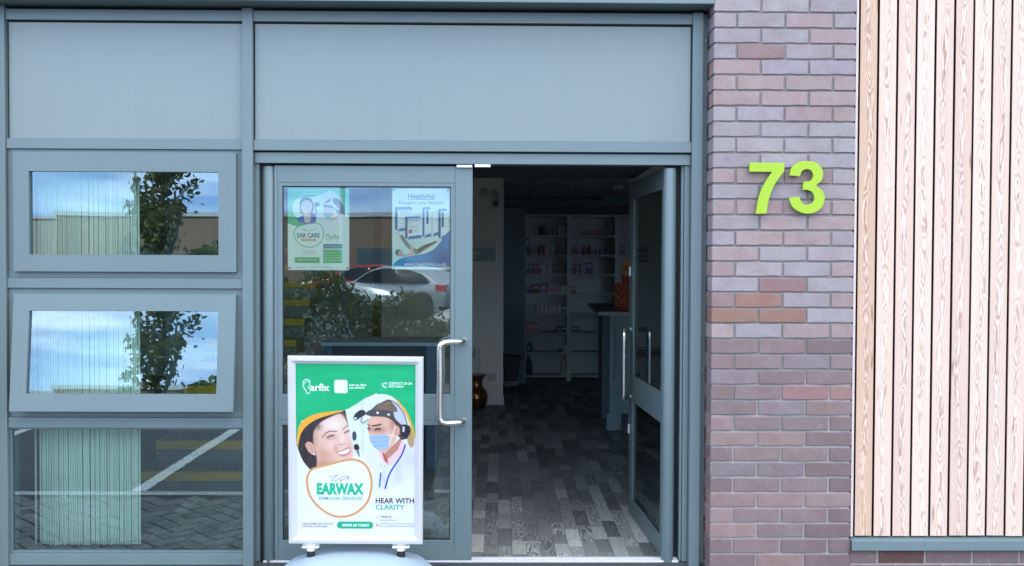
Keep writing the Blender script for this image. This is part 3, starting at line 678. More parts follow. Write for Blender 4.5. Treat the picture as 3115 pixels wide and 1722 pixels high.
# ---- sign poster artwork (coordinates measured on the sheet)
def ear_logo(cv, x, y, k, c, wd):
    cv.stroke([(x+p[0]*k, y+p[1]*k) for p in ((60, 18), (40, 0), (14, 8), (2, 34), (8, 62), (26, 88), (34, 108), (50, 112), (58, 100))], wd, c, sm=5)
    cv.stroke([(x+p[0]*k, y+p[1]*k) for p in ((14, 40), (26, 20), (48, 18), (60, 36), (52, 52), (44, 60), (52, 74), (62, 80))], wd*.8, c, sm=5)
def women(cv, T, clip, hair=(58, 52, 56)):
    P = lambda pts: [T(*p) for p in pts]
    k = abs(T(1, 0)[0]-T(0, 0)[0])
    cv.poly(P([(100, 250), (920, 250), (920, 960), (100, 960)]), (226, 238, 240), clip=clip)
    cv.poly(P([(540, 300), (560, 300), (560, 700), (540, 700)]), (205, 222, 226), .6, clip=clip)
    # patient
    rs = random.Random(5)
    cv.poly(P([(100, 640), (140, 540), (200, 480), (300, 440), (440, 410), (452, 470), (470, 600), (300, 700), (262, 800), (230, 850), (100, 800)]), hair, clip=clip)
    for i in range(150):
        x0, y0 = rs.uniform(130, 300), rs.uniform(450, 830); cv.stroke(P([(x0, y0), (x0-rs.uniform(10, 26), y0+rs.uniform(20, 60))]), rs.uniform(2, 5)*k, rs.choice(((92, 80, 80), (40, 36, 42), (74, 64, 66), (120, 100, 92))), .35, clip=clip)
    face = [(236, 560), (262, 510), (300, 478), (345, 455), (405, 432), (438, 452), (455, 500), (468, 550), (480, 600), (492, 650), (488, 705), (470, 745), (400, 752), (330, 765), (262, 790), (258, 730), (250, 690), (238, 640)]
    fk = np.zeros(cv.X.shape)
    for dx, dy in ((-5, 0), (5, 0), (0, -5), (0, 5), (-3, -3), (3, 3), (3, -3), (-3, 3), (0, 0)):
        fk += cv.mask(smoothpts([(*T(p[0]+dx, p[1]+dy), 0) for p in face], True, 4))/9
    fk *= clip; cv.blend(fk, (236, 196, 176)); fm_ = fk
    for cx, cy, rx, ry, c, a in ((370, 505, 80, 55, (252, 232, 224), .95), (300, 690, 52, 62, (206, 148, 120), .65), (345, 635, 48, 40, (246, 208, 194), .8), (470, 555, 22, 60, (248, 224, 214), .7), (422, 590, 20, 46, (252, 226, 214), .85), (290, 762, 70, 28, (186, 132, 108), .65), (440, 728, 40, 20, (244, 204, 190), .8), (248, 600, 16, 70, (196, 150, 128), .6), (345, 582, 34, 16, (214, 164, 146), .6), (448, 552, 22, 14, (214, 164, 146), .6), (380, 660, 12, 26, (206, 150, 130), .6), (268, 520, 26, 22, (150, 118, 104), .5), (462, 640, 16, 34, (232, 176, 160), .6)):
        q = T(cx, cy); cv.soft(q[0], q[1], rx*k, ry*k, c, a, fm_)
    for i in range(60):
        x0, y0 = rs.uniform(225, 285), rs.uniform(470, 520); cv.stroke(P([(x0, y0), (x0-rs.uniform(4, 26), y0+rs.uniform(14, 40))]), rs.uniform(2, 4)*k, (80, 66, 64), .22, clip=clip)
    cv.poly(P([(183, 632), (200, 615), (226, 622), (240, 650), (245, 690), (232, 700), (205, 680), (190, 655)]), (222, 172, 150), sm=4, clip=clip)
    cv.stroke(P([(197, 636), (215, 634), (226, 660), (230, 685)]), 5*k, (170, 116, 98), .5, 4, clip=clip)
    cv.stroke(P([(238, 690), (243, 697)]), 9*k, (245, 240, 235), clip=clip)
    cv.poly(P([(395, 425), (425, 422), (445, 450), (458, 500), (440, 470), (420, 442)]), (120, 100, 92), .75, sm=4, clip=clip)
    cv.stroke(P([(292, 588), (315, 558), (345, 546), (385, 548)]), 8*k, (140, 100, 86), .6, 5, clip=clip); cv.stroke(P([(310, 562), (345, 547), (380, 547)]), 5*k, (104, 72, 62), .6, 5, clip=clip)
    cv.stroke(P([(425, 535), (440, 518), (458, 508)]), 7*k, (130, 92, 80), .7, 5, clip=clip)
    cv.stroke(P([(325, 590), (345, 578), (368, 574)]), 8*k, (88, 60, 56), .8, 5, clip=clip); cv.stroke(P([(322, 584), (345, 571), (372, 568)]), 3*k, (120, 84, 76), .6, 5, clip=clip)
    cv.stroke(P([(434, 556), (450, 548), (466, 540)]), 7*k, (88, 60, 56), .8, 5, clip=clip)
    cv.stroke(P([(330, 602), (350, 598), (378, 586)]), 4*k, (206, 158, 142), .7, 5, clip=clip)
    cv.stroke(P([(398, 626), (412, 634), (438, 624)]), 6*k, (200, 136, 116), .6, 5, clip=clip); cv.stroke(P([(405, 632), (412, 634)]), 5*k, (150, 92, 80), .6, clip=clip)
    cv.stroke(P([(376, 640), (378, 665), (386, 684)]), 4*k, (206, 148, 130), .6, 5, clip=clip)
    cv.poly(P([(386, 684), (420, 668), (455, 650), (472, 652), (470, 684), (445, 704), (415, 708)]), (214, 138, 136), sm=4, clip=clip)
    cv.poly(P([(392, 684), (425, 672), (464, 655), (462, 678), (438, 692), (410, 694)]), (252, 250, 252), sm=4, clip=clip)
    cv.stroke(P([(388, 684), (425, 671), (468, 653)]), 3*k, (150, 84, 84), .6, 4, clip=clip)
    gr = np.random.RandomState(3).normal(size=cv.X.shape)
    # instrument and glove
    cv.poly(P([(488, 720), (520, 690), (560, 700), (600, 760), (640, 880), (610, 930), (520, 800)]), (236, 240, 246), clip=clip, sm=3)
    cv.poly(P([(484, 560), (500, 545), (512, 565), (508, 600), (490, 605)]), (75, 80, 92), sm=3, clip=clip)
    cv.poly(P([(494, 605), (505, 604), (514, 640), (500, 645)]), (220, 224, 230), clip=clip)
    cv.poly(P([(496, 635), (518, 628), (530, 650), (526, 664), (500, 664)]), (40, 42, 48), sm=3, clip=clip)
    cv.poly(P([(504, 664), (526, 662), (534, 705), (528, 712)]), (130, 128, 128), clip=clip)
    # clinician
    cv.poly(P([(560, 690), (600, 680), (655, 664), (720, 760), (830, 630), (900, 665), (900, 960), (600, 960), (625, 840)]), (230, 234, 244), clip=clip, sm=2)
    for cx, cy, rx, ry in ((780, 800, 30, 90), (850, 720, 40, 60), (690, 850, 18, 60)):
        q = T(cx, cy); cv.soft(q[0], q[1], rx*k, ry*k, (200, 206, 228), .6, clip)
    cv.poly(P([(690, 690), (740, 640), (800, 580), (812, 610), (760, 690), (715, 760), (690, 740)]), (196, 138, 118), clip=clip)
    cv.poly(P([(650, 668), (672, 665), (700, 735), (780, 660), (806, 585), (826, 632), (790, 700), (730, 765), (712, 752), (690, 745), (662, 712)]), (243, 206, 208), clip=clip)
    cv.poly(P([(672, 668), (692, 690), (715, 735), (706, 752), (690, 730)]), (190, 95, 95), clip=clip)
    cv.poly(P([(572, 440), (600, 410), (640, 375), (700, 345), (745, 350), (790, 400), (822, 470), (850, 530), (845, 590), (800, 600), (770, 560), (740, 500), (690, 470)]), (86, 70, 66), clip=clip)
    cv.poly(P([(610, 415), (650, 378), (705, 352), (742, 360), (772, 395), (770, 425), (700, 412)]), (132, 112, 98), sm=3, clip=clip)
    for i in range(70):
        x0 = rs.uniform(615, 760); cv.stroke(P([(x0, rs.uniform(395, 420)), (x0+rs.uniform(15, 50), rs.uniform(355, 385))]), rs.uniform(2, 4)*k, rs.choice(((84, 66, 58), (168, 142, 120), (110, 90, 78))), .4, clip=clip)
    for i in range(50):
        x0 = rs.uniform(690, 830); cv.stroke(P([(x0, 460+(x0-690)*.5), (x0+rs.uniform(10, 40), 480+(x0-690)*.5+rs.uniform(5, 60))]), rs.uniform(2, 4)*k, rs.choice(((60, 48, 46), (120, 98, 88))), .35, clip=clip)
    cv.poly(P([(735, 352), (780, 375), (815, 430), (838, 505), (830, 520), (800, 500), (760, 462), (750, 420), (772, 420), (768, 390)]), (196, 206, 224), clip=clip, sm=3)
    cv.stroke(P([(705, 343), (742, 350), (785, 385), (820, 440), (842, 520), (852, 545)]), 7*k, (95, 96, 104), .9, 4, clip=clip)
    cv.poly(P([(845, 500), (872, 540), (882, 620), (862, 650), (838, 600), (850, 560)]), (190, 158, 116), clip=clip, sm=3)
    f2 = [(584, 500), (588, 470), (610, 452), (690, 452), (745, 478), (772, 520), (770, 560), (760, 610), (730, 650), (700, 680), (650, 668), (606, 600), (590, 560)]
    cv.poly(P(f2), (232, 184, 160), sm=3, clip=clip)
    f2m = cv.mask(smoothpts([(*p, 0) for p in P(f2)], True, 3))*clip
    for cx, cy, rx, ry, c, a in ((620, 480, 30, 30, (238, 192, 166), .8), (720, 560, 25, 50, (236, 190, 172), .7), (650, 535, 45, 18, (160, 112, 100), .7), (592, 528, 12, 18, (150, 105, 95), .8), (745, 500, 18, 40, (170, 120, 104), .6)):
        q = T(cx, cy); cv.soft(q[0], q[1], rx*k, ry*k, c, a, f2m)
    cv.stroke(P([(612, 510), (640, 506), (668, 500)]), 9*k, (70, 40, 40), .95, 4, clip=clip)
    cv.stroke(P([(582, 498), (596, 508)]), 6*k, (80, 50, 48), .9, clip=clip)
    cv.stroke(P([(632, 535), (648, 528), (664, 530)]), 9*k, (52, 36, 40), .95, 4, clip=clip)
    cv.stroke(P([(584, 526), (596, 527)]), 8*k, (52, 36, 40), .9, clip=clip)
    cv.poly(P([(755, 520), (775, 508), (790, 530), (786, 565), (768, 575), (756, 555)]), (220, 166, 146), sm=3, clip=clip)
    cv.poly(P([(800, 505), (845, 505), (860, 540), (840, 580), (805, 575)]), (44, 44, 52), clip=clip, sm=3)
    cv.poly(P([(808, 512), (822, 512), (820, 548), (806, 546)]), (205, 212, 222), clip=clip)
    mk = [(594, 574), (650, 568), (706, 562), (724, 618), (716, 648), (684, 664), (640, 660), (606, 622)]
    cv.poly(P(mk), (164, 194, 236), clip=clip, sm=2)
    for a_, b_ in (((600, 590), (712, 580)), ((606, 615), (720, 606)), ((622, 640), (716, 632))): cv.stroke(P([a_, b_]), 4*k, (132, 166, 216), .8, clip=clip)
    cv.stroke(P([(762, 508), (745, 560), (722, 632)]), 5*k, (250, 240, 236), 1, clip=clip); cv.stroke(P([(706, 568), (758, 571)]), 5*k, (250, 240, 236), 1, clip=clip)
    cv.poly(P([(572, 432), (590, 412), (640, 404), (740, 414), (750, 436), (740, 456), (700, 452), (600, 446)]), (84, 80, 84), clip=clip, sm=2)
    for p in ((645, 425), (716, 436)): cv.stroke(P([p, (p[0]+4, p[1]+1)]), 13*k, (240, 240, 240), clip=clip)
    cv.poly(P([(492, 456), (508, 428), (540, 408), (566, 414), (572, 436), (545, 452), (515, 474), (498, 474)]), (58, 58, 66), clip=clip, sm=2)
    cv.stroke(P([(504, 462), (507, 463)]), 13*k, (248, 248, 250), clip=clip)
    cv.stroke(P([(548, 455), (540, 478), (556, 492), (585, 470)]), 5*k, (50, 52, 60), .9, 4, clip=clip)
    cv.stroke(P([(826, 632), (800, 700), (750, 775), (718, 835), (697, 912)]), 10*k, (44, 72, 186), 1, 4, clip=clip)
    cv.stroke(P([(668, 815), (660, 902)]), 9*k, (44, 86, 170), 1, clip=clip)
    for p in ((668, 764), (692, 770)): cv.stroke(P([p, (p[0]+2, p[1])]), 8*k, (150, 155, 170), clip=clip)
    cv.a += (gr*4*clip)[..., None]; cv.a[:] = np.clip(cv.a, 0, 255)

def sign_art():
    c = Canvas(330, 476, (122, 113, 893, 1226), (238, 242, 250))
    for i in range(14): c.soft(random.uniform(122, 893), random.uniform(620, 1220), random.uniform(40, 160), random.uniform(15, 60), random.choice(((248, 250, 255), (226, 232, 244))), .35)
    green = [(100, 90), (920, 90), (920, 655), (893, 655), (860, 500), (640, 300), (440, 412), (160, 480), (128, 612), (100, 618)]
    c.poly(green, (28, 186, 122))
    gm = c.mask(green)
    for i in range(26): c.soft(random.uniform(122, 893), random.uniform(110, 560), random.uniform(30, 120), random.uniform(8, 45), random.choice(((62, 208, 150), (16, 176, 112), (45, 200, 140))), .4, gm)
    top = [(128, 640), (134, 560), (152, 500), (205, 455), (290, 428), (430, 411), (500, 378), (560, 338), (630, 310), (700, 308), (760, 334), (828, 408), (868, 500), (890, 600), (893, 660)]
    blob = smoothpts([(*p, 0) for p in top], False, 6)+[(900, 800, 0)]+smoothpts([(893, 806, 0), (830, 868, 0), (760, 904, 0), (690, 924, 0), (610, 930, 0), (500, 900, 0), (300, 860, 0), (225, 805, 0), (175, 750, 0), (146, 690, 0), (130, 640, 0)], False, 5)
    clip = c.mask(blob)
    women(c, lambda x, y: (x, y), clip)
    for q in (smoothpts([(128, 616, 0), (134, 560, 0), (152, 500, 0), (205, 455, 0), (290, 428, 0), (430, 411, 0)], False, 6)+smoothpts([(425, 418, 0), (330, 446, 0), (255, 472, 0), (195, 512, 0), (158, 560, 0), (140, 625, 0), (136, 660, 0)], False, 6),
              smoothpts([(735, 318, 0), (775, 345, 0), (832, 412, 0), (872, 505, 0), (890, 590, 0)], False, 6)+smoothpts([(880, 590, 0), (858, 508, 0), (818, 420, 0), (770, 352, 0), (735, 318, 0)], False, 6)):
        c.poly(q, (246, 178, 66))
    rg = [(195, 900), (197, 835), (232, 790), (320, 765), (400, 742), (480, 728), (545, 744), (588, 790), (608, 860), (604, 930), (582, 1000), (530, 1058), (460, 1093), (380, 1097), (310, 1068), (250, 1018), (210, 960)]
    c.poly(rg, (242, 246, 253), sm=6); c.stroke(rg, 15, (226, 164, 104), sm=6, closed=True)
    c.stroke([(340, 838), (365, 835), (388, 828), (375, 842), (352, 862), (378, 866), (400, 850), (412, 862), (398, 878), (425, 855), (440, 852), (452, 852), (462, 836), (456, 862)], 3.2, (110, 112, 122), sm=4)
    c.stroke([(412, 838), (468, 836)], 3, (110, 112, 122))
    c.poly([(370, 226), (378, 217), (446, 217), (455, 226), (455, 294), (446, 302), (378, 302), (370, 294)], (240, 250, 246))
    ear_logo(c, 168, 216, .80, (226, 250, 240), 6)
    c.stroke([(678, 238), (680, 250), (690, 260), (700, 262)], 9, (226, 250, 240), sm=4); c.stroke([(694, 236), (702, 238)], 10, (226, 250, 240))
    c.stroke([(408, 1153), (596, 1153)], 46, (32, 178, 132))
    c.stroke([(645, 1099), (646, 1099)], 17, (240, 205, 195)); c.stroke([(646, 1150), (646, 1151)], 15, (226, 110, 110)); c.stroke([(646, 1150), (646, 1151)], 6, (245, 245, 250)); c.stroke([(646, 1157), (646, 1163)], 4, (226, 110, 110))
    return c

sg = thing('pavement_sign', 'silver framed earwax poster sign on springs, standing before the closed door', 'pavement sign', (-.662, -.345, GZ), (0, 0, 0))
# base: wide oval water-filled foot
bs = MB(); N = 48
prof = [(.31, .0), (.362, .012), (.372, .06), (.36, .105), (.315, .145), (.22, .178), (.11, .192), (.012, .195)]
for r, h in prof:
    for k in range(N):
        a = 2*math.pi*k/N; e = 2/2.6
        x = abs(math.cos(a))**e*math.copysign(1, math.cos(a))*r; y = abs(math.sin(a))**e*math.copysign(1, math.sin(a))*r*.62
        bs.v.append((-.662+x, -.335+y, GZ+h))
bs.f = [(i*N+k, i*N+(k+1) % N, (i+1)*N+(k+1) % N, (i+1)*N+k) for i in range(len(prof)-1) for k in range(N)]+[tuple(range(N-1, -1, -1)), tuple(range((len(prof)-1)*N, len(prof)*N))]
basem = paint_mat('pale_blue_grey_plastic', (.30, .375, .43), .45)
base = bs.build('base', basem, sg, smooth=True)
MB().lathe([(.016, 0), (.016, .010), (.013, .012)], (-.662, -.44, GZ+.170), 12).build('filler_cap', paint_mat('cap_plastic', (.26, .31, .34), .5), base)
sp_m = paint_mat('black_spring', (.02, .02, .025), .35, .4)
for x in (-.871, -.452):
    MB().lathe([(.042, .095), (.040, .135), (.034, .146), (.020, .147)], (x, -.345, GZ), 20).build('spring_boss', basem, base, smooth=True)
    n = 7*16; MB().tube([(x+.0155*math.cos(2*math.pi*i/16), -.345+.0155*math.sin(2*math.pi*i/16), GZ+.147+i/n*.060) for i in range(n+1)], .0042, 8).build('spring', sp_m, sg, smooth=True)
    MB().lathe([(.012, .14), (.012, .21)], (x, -.345, GZ), 10).build('spring_core', 'gasket', sg)
    MB().lathe([(.019, .2045), (.021, .210), (.021, .220), (.015, .222)], (x, -.345, GZ), 18).build('spring_cap', 'white', sg, smooth=True)
    b = MB().box(x-.040, x+.040, -.366, -.324, GZ+.2215, GZ+.2275).build('bracket', 'white', sg, bevel=.003)
    MB().box(x-.038, x+.038, -.3475, -.3425, GZ+.228, GZ+.244).build('bracket_web', 'white', sg, bevel=.002)
    for s in (-1, 1): MB().lathe([(.005, -.006), (.005, .012)], (x+s*.027, -.352, GZ+.2215), 8).build('bolt', 'steel', b)
# poster board tilts forward a little on its springs
bd = bpy.data.objects.new('poster_board', None)
def board_local():
    x0, x1, z0, z1 = -.311, .311, 0, .880; wd = .036
    bk = MB().box(x0+.004, x1-.004, .004, .010, z0+.004, z1-.004)
    pan = bk.build('board', 'alu', None); pan.parent = sg; pan.rotation_euler = (R(3.0), R(.35), 0); pan.location = (0, 0, .238); OFF[pan.name] = Vector((0, .007, .004))
    pan.data.transform(Matrix.Translation((0, .007, .004)))
    OFF[pan.name] = Vector((0, 0, 0))
    alum = paint_mat('snap_frame_silver', (.58, .575, .57), .33, .25)
    def rail(a, b, c, d):       # outer a-b, inner c-d (xz), raised profile
        m_ = MB(); ox = lambda p, q, t: (p[0]+(q[0]-p[0])*t, p[1]+(q[1]-p[1])*t)
        sect = [(0, .012), (0, -.006), (.12, -.013), (.55, -.014), (1, -.002), (1, .006)]
        vs = [(*(lambda p: (p[0], y, p[1]))(ox(a, d, t)),) for t, y in sect]+[(*(lambda p: (p[0], y, p[1]))(ox(b, c, t)),) for t, y in sect]
        n = len(sect); m_.add(vs, [(i, i+n, i+n+1, i+1) for i in range(n-1)]+[tuple(range(n)), tuple(range(2*n-1, n-1, -1))])
        r_ = m_.build('frame_rail', alum, pan); return r_
    O = [(x0, z0), (x1, z0), (x1, z1), (x0, z1)]; I = [(x0+wd, z0+wd), (x1-wd, z0+wd), (x1-wd, z1-wd), (x0+wd, z1-wd)]
    for i in range(4): rail(O[i], O[(i+1) % 4], I[(i+1) % 4], I[i])
    c = sign_art(); c.build('poster', pan, x0+wd-.002, x1-wd+.002, z0+wd-.002, z1-wd+.002, .0015)
    G_, W_, K_ = (30, 176, 130), (240, 252, 247), (44, 44, 60)
    c.text('arfix', 216, 340, 242, 289, W_, .02); c.text('scan to claim', 465, 575, 240, 256, W_, .01); c.text('your BONUS', 465, 563, 260, 277, W_, .01)
    c.text('CONTACT US ON', 718, 868, 229, 245, W_, .015); c.text('07877286671', 718, 816, 250, 264, W_, .005)
    c.text('EARWAX', 256, 559, 880, 956, G_, .055); c.text('REMOVAL SERVICES', 271, 549, 968, 990, (92, 160, 142), .01)
    c.text('HEAR WITH', 635, 883, 975, 1010, K_, .022); c.text('CLARITY', 635, 822, 1018, 1051, (60, 168, 138), .022)
    c.text('WEBSITE', 662, 737, 1091, 1104, (90, 96, 110), .01); c.text('www.earfix.uk', 662, 766, 1111, 1124, (120, 124, 136))
    c.text('ADDRESS: Unit 73 Enterprise Centre', 662, 886, 1137, 1149, (110, 114, 128)); c.text('Raunds NN9 6GR (By ASDA STORE)', 662, 886, 1153, 1166, (120, 124, 138))
    c.text('CARE HOME AND PRIVATE', 161, 361, 1139, 1151, (90, 92, 102), .004); c.text('SERVICES AVAILABLE', 161, 323, 1156, 1168, (90, 92, 102), .004)
    c.text('BOOK US TODAY', 421, 596, 1145, 1162, W_, .03)
    return pan
bpy.data.objects.remove(bd)
board_local()

# ---- the two posters stuck inside the door glass
def poster1():
    p = thing('window_poster', 'ear care poster with green top on the door glass', 'poster', (-.914, .073, 1.478))
    MB().box(-1.069, -.759, .0735, .0742, 1.478, 1.892).build('backing_sheet', 'white', p)
    c = Canvas(170, 228, (75, 40, 1000, 1305), (232, 244, 232))
    c.gain = 1.
    c.poly([(60, 0), (1010, 0), (1010, 440), (960, 470), (930, 480), (600, 500), (500, 600), (230, 640), (60, 580)], (70, 200, 160))
    c.soft(300, 560, 260, 60, (40, 180, 100), .8, c.mask([(60, 0), (1010, 0), (1010, 440), (600, 500), (230, 640), (60, 580)]))
    bl = smoothpts([(*q, 0) for q in ((150, 380), (160, 270), (230, 200), (380, 185), (560, 140), (700, 80), (800, 110), (890, 230), (935, 400), (960, 480), (700, 690), (560, 720), (450, 560), (200, 480))], True, 6)
    cl = c.mask(bl); c.poly(bl, (226, 240, 244))
    P = lambda q, col_, **k: c.poly(q, col_, clip=cl, **k)
    c.poly([(215, 520), (300, 460), (430, 440), (495, 440), (495, 560), (420, 590), (300, 590), (235, 560)], (58, 104, 190), sm=3)
    P([(255, 330), (265, 230), (330, 185), (410, 195), (455, 260), (470, 340), (450, 400), (430, 440), (290, 440), (262, 400)], (84, 86, 110), sm=4)
    c.poly([(275, 330), (300, 250), (370, 225), (430, 265), (440, 350), (420, 420), (410, 560), (330, 560), (320, 450), (285, 400)], (226, 200, 190), sm=4)
    c.stroke([(320, 395), (350, 412), (385, 396)], 16, (252, 250, 250), sm=4); c.stroke([(300, 320), (325, 316)], 10, (110, 90, 96)); c.stroke([(372, 314), (400, 316)], 10, (110, 90, 96))
    c.poly([(475, 265), (540, 260), (560, 300), (500, 330), (530, 400), (500, 440)], (84, 92, 112)); c.poly([(500, 330), (560, 330), (640, 560), (540, 560)], (230, 240, 244))
    P([(600, 300), (660, 230), (760, 190), (860, 220), (920, 330), (930, 460), (850, 440), (800, 400), (760, 350), (640, 340)], (96, 100, 128), sm=3)
    P([(610, 360), (650, 335), (740, 345), (770, 420), (720, 500), (640, 500)], (220, 190, 182), sm=3)
    c.poly([(610, 420), (700, 410), (725, 470), (690, 500), (640, 495)], (140, 200, 226), sm=3)
    P([(580, 290), (700, 255), (740, 190), (760, 195), (750, 250), (820, 330), (850, 370), (800, 365), (720, 300)], (226, 236, 244))
    P([(560, 560), (700, 540), (870, 430), (1000, 480), (1000, 600), (700, 720), (600, 640)], (238, 242, 242)); c.stroke([(720, 545), (790, 500), (870, 445)], 22, (226, 190, 200), clip=cl)
    rg = [(168, 730), (190, 670), (260, 625), (400, 590), (500, 580), (575, 620), (608, 720), (590, 840), (520, 920), (400, 952), (280, 920), (200, 840)]
    c.poly(rg, (236, 246, 238), sm=6); c.stroke(rg, 12, (76, 172, 112), sm=6, closed=True)
    c.stroke([(262, 665), (330, 665), (310, 700), (350, 690), (400, 700), (450, 680), (510, 665)], 6, (120, 130, 130), sm=4)
    c.stroke([(290, 841), (482, 841)], 38, (232, 172, 108)); ear_logo(c, 642, 745, .95, (110, 150, 150), 7)
    c.poly([(178, 1108), (555, 1108), (555, 1195), (178, 1195)], (52, 172, 96)); c.poly([(608, 902), (893, 902), (893, 970), (608, 970)], (44, 120, 156)); c.poly([(608, 986), (893, 986), (893, 1196), (608, 1196)], (44, 184, 102))
    c.stroke([(260, 160), (330, 132), (420, 124), (580, 128)], 14, (226, 246, 240), .8, 4)
    c.build('print', p, -1.069, -.759, 1.478, 1.892, .0730)
    c.text('EAR CARE', 217, 556, 730, 806, (40, 116, 146), .035, dy=.0006); c.text('arfix', 702, 850, 752, 826, (96, 160, 140), .005, dy=.0006); c.text('WITH FIXMEN', 300, 472, 832, 850, (250, 236, 214), .01, dy=.0006)
    c.text('SCAN TO BOOK', 308, 488, 1000, 1016, (120, 130, 130), dy=.0006); c.text('AND CLAIM YOUR', 308, 515, 1028, 1044, (120, 130, 130), dy=.0006); c.text('NHS VOUCHER', 308, 470, 1054, 1070, (120, 130, 130), dy=.0006)
    c.text('TIME: 9AM TO 5PM', 228, 512, 1134, 1156, (236, 250, 240), .015, dy=.0006); c.text('HEAR WITH CLARITY', 634, 868, 928, 946, (226, 240, 246), .01, dy=.0006)
    for i, s in enumerate(('Wax Check', 'Hearing Check', 'Ear Examination', 'Earwax Removal')): c.text(s, 642, (792, 836, 860, 860)[i], 1024+39*i, 1044+39*i, (236, 250, 240), dy=.0006)
    for q in (200, 400, 610): c.text('www.earfix.uk', q, q+150, 1250, 1268, (130, 140, 140), dy=.0006)
    return p
def poster2():
    p = thing('window_poster', 'blue and white supplement poster beside the pull handle', 'poster', (-.396, .073, 1.483))
    MB().box(-.542, -.250, .0735, .0742, 1.483, 1.895).build('backing_sheet', 'white', p)
    c = Canvas(160, 226, (1650, 65, 2515, 1295), (226, 244, 240))
    c.gain = 1.
    c.soft(2100, 200, 500, 260, (236, 250, 252), .8); c.soft(1900, 900, 300, 260, (206, 228, 222), .7)
    # carton shapes
    def carton(x0, x1, y0, y1, side, d, dark):
        c.poly([(x0, y0), (x0+side, y0+d), (x0+side, y1), (x0, y1-d)], dark); c.poly([(x0, y0), (x1-30, y0-d*.3), (x1, y0+d), (x0+side, y0+d)], (70, 140, 200)); c.poly([(x0+side, y0+d), (x1, y0+d), (x1, y1-20), (x0+side, y1)], (240, 248, 252))
        c.poly([(x0+side, y1), (x0+side+20, y1-45), (x1, y1-70), (x1, y1-20)], (30, 110, 180))
    carton(1690, 1960, 355, 720, 42, 40, (30, 96, 160)); carton(2105, 2235, 355, 815, 30, 30, (40, 104, 176)); carton(2240, 2360, 420, 790, 20, 10, (206, 220, 214)); carton(2340, 2480, 380, 830, 40, 30, (24, 84, 140)); carton(1842, 2090, 495, 840, 38, 30, (40, 90, 150))
    c.stroke([(2178, 410), (2178, 590)], 34, (40, 110, 180)); c.stroke([(2408, 440), (2408, 640)], 34, (20, 90, 130)); c.stroke([(1920, 722), (1926, 722)], 56, (206, 84, 84))
    for y in (530, 600, 640): c.stroke([(1755, y), (1830, y)], 7, (150, 180, 200))
    for y in (640, 660, 690, 720): c.stroke([(1900, y), (2040, y)], 6, (170, 176, 196))
    # swoosh
    sw = smoothpts([(*q, 0) for q in ((1650, 1240), (1760, 1140), (1950, 1085), (2120, 1060), (2270, 990), (2370, 880), (2420, 800), (2515, 700))], False, 6)+[(2520, 1275, 0), (1650, 1275, 0)]
    c.poly(sw, (34, 130, 196)); swm = c.mask(sw); c.soft(2400, 1150, 200, 160, (20, 84, 150), .9, swm); c.soft(1950, 1120, 260, 50, (50, 168, 220), .8, swm)
    c.poly([(2040, 1078), (2200, 1000), (2340, 880), (2400, 830), (2360, 830), (2180, 940)], (240, 226, 200))
    # reclining figure with one leg raised
    c.poly([(1690, 735), (1720, 730), (1800, 780), (1785, 800), (1740, 780)], (226, 196, 180)); c.poly([(1770, 800), (1810, 780), (1880, 880), (1960, 960), (2060, 1010), (2040, 1060), (1980, 1060), (1900, 980), (1840, 920)], (110, 124, 122), sm=3)
    c.poly([(2030, 990), (2120, 930), (2260, 880), (2310, 860), (2320, 880), (2240, 930), (2110, 1010), (2050, 1050)], (64, 76, 84), sm=3); c.poly([(1910, 930), (1950, 940), (1985, 1040), (1960, 1070), (1850, 1100), (1800, 1105), (1790, 1080), (1930, 1040)], (224, 184, 160), sm=3)
    c.poly([(1700, 1040), (1730, 1000), (1780, 1010), (1805, 1040), (1800, 1085), (1740, 1092)], (208, 164, 140), sm=3); c.poly([(1700, 1060), (1705, 1015), (1745, 995), (1765, 1010), (1735, 1040), (1738, 1090)], (96, 84, 78), sm=3)
    c.poly([(1650, 1258), (2520, 1258), (2520, 1300), (1650, 1300)], (236, 248, 244)); c.stroke([(1890, 236), (2275, 236)], 9, (74, 130, 160))
    c.build('print', p, -.542, -.250, 1.483, 1.895, .0730)
    c.text('HealthAid', 1890, 2275, 150, 222, (58, 116, 150), .012, dy=.0006); c.text('Keeping you flexible', 1752, 2428, 260, 326, (96, 160, 196), .02, dy=.0006); c.text('www.HealthAid.co.uk', 1828, 2460, 1185, 1240, (244, 250, 252), .02, dy=.0006)
    c.text('Osteoflex', 1752, 1930, 404, 440, (90, 120, 170), dy=.0006, it=.2); c.text('Osteoflex', 1885, 2060, 530, 566, (96, 110, 170), dy=.0006, it=.2); c.text('PLUS', 1885, 1945, 582, 600, (190, 90, 90), dy=.0006)
    return p
p1, p2 = poster1(), poster2()
for p, cs in ((p1, ((-1.060, 1.489), (-.768, 1.489))), (p2, ((-.531, 1.494), (-.262, 1.494), (-.533, 1.886), (-.259, 1.886)))):
    for x, z in cs: MB().lathe([(.0075, 0), (.0075, .0012)], (x, .0722, z), 14, 'y').build('sticker_dot', paint_mat('clear_dot', (.30, .42, .40), .3), p)

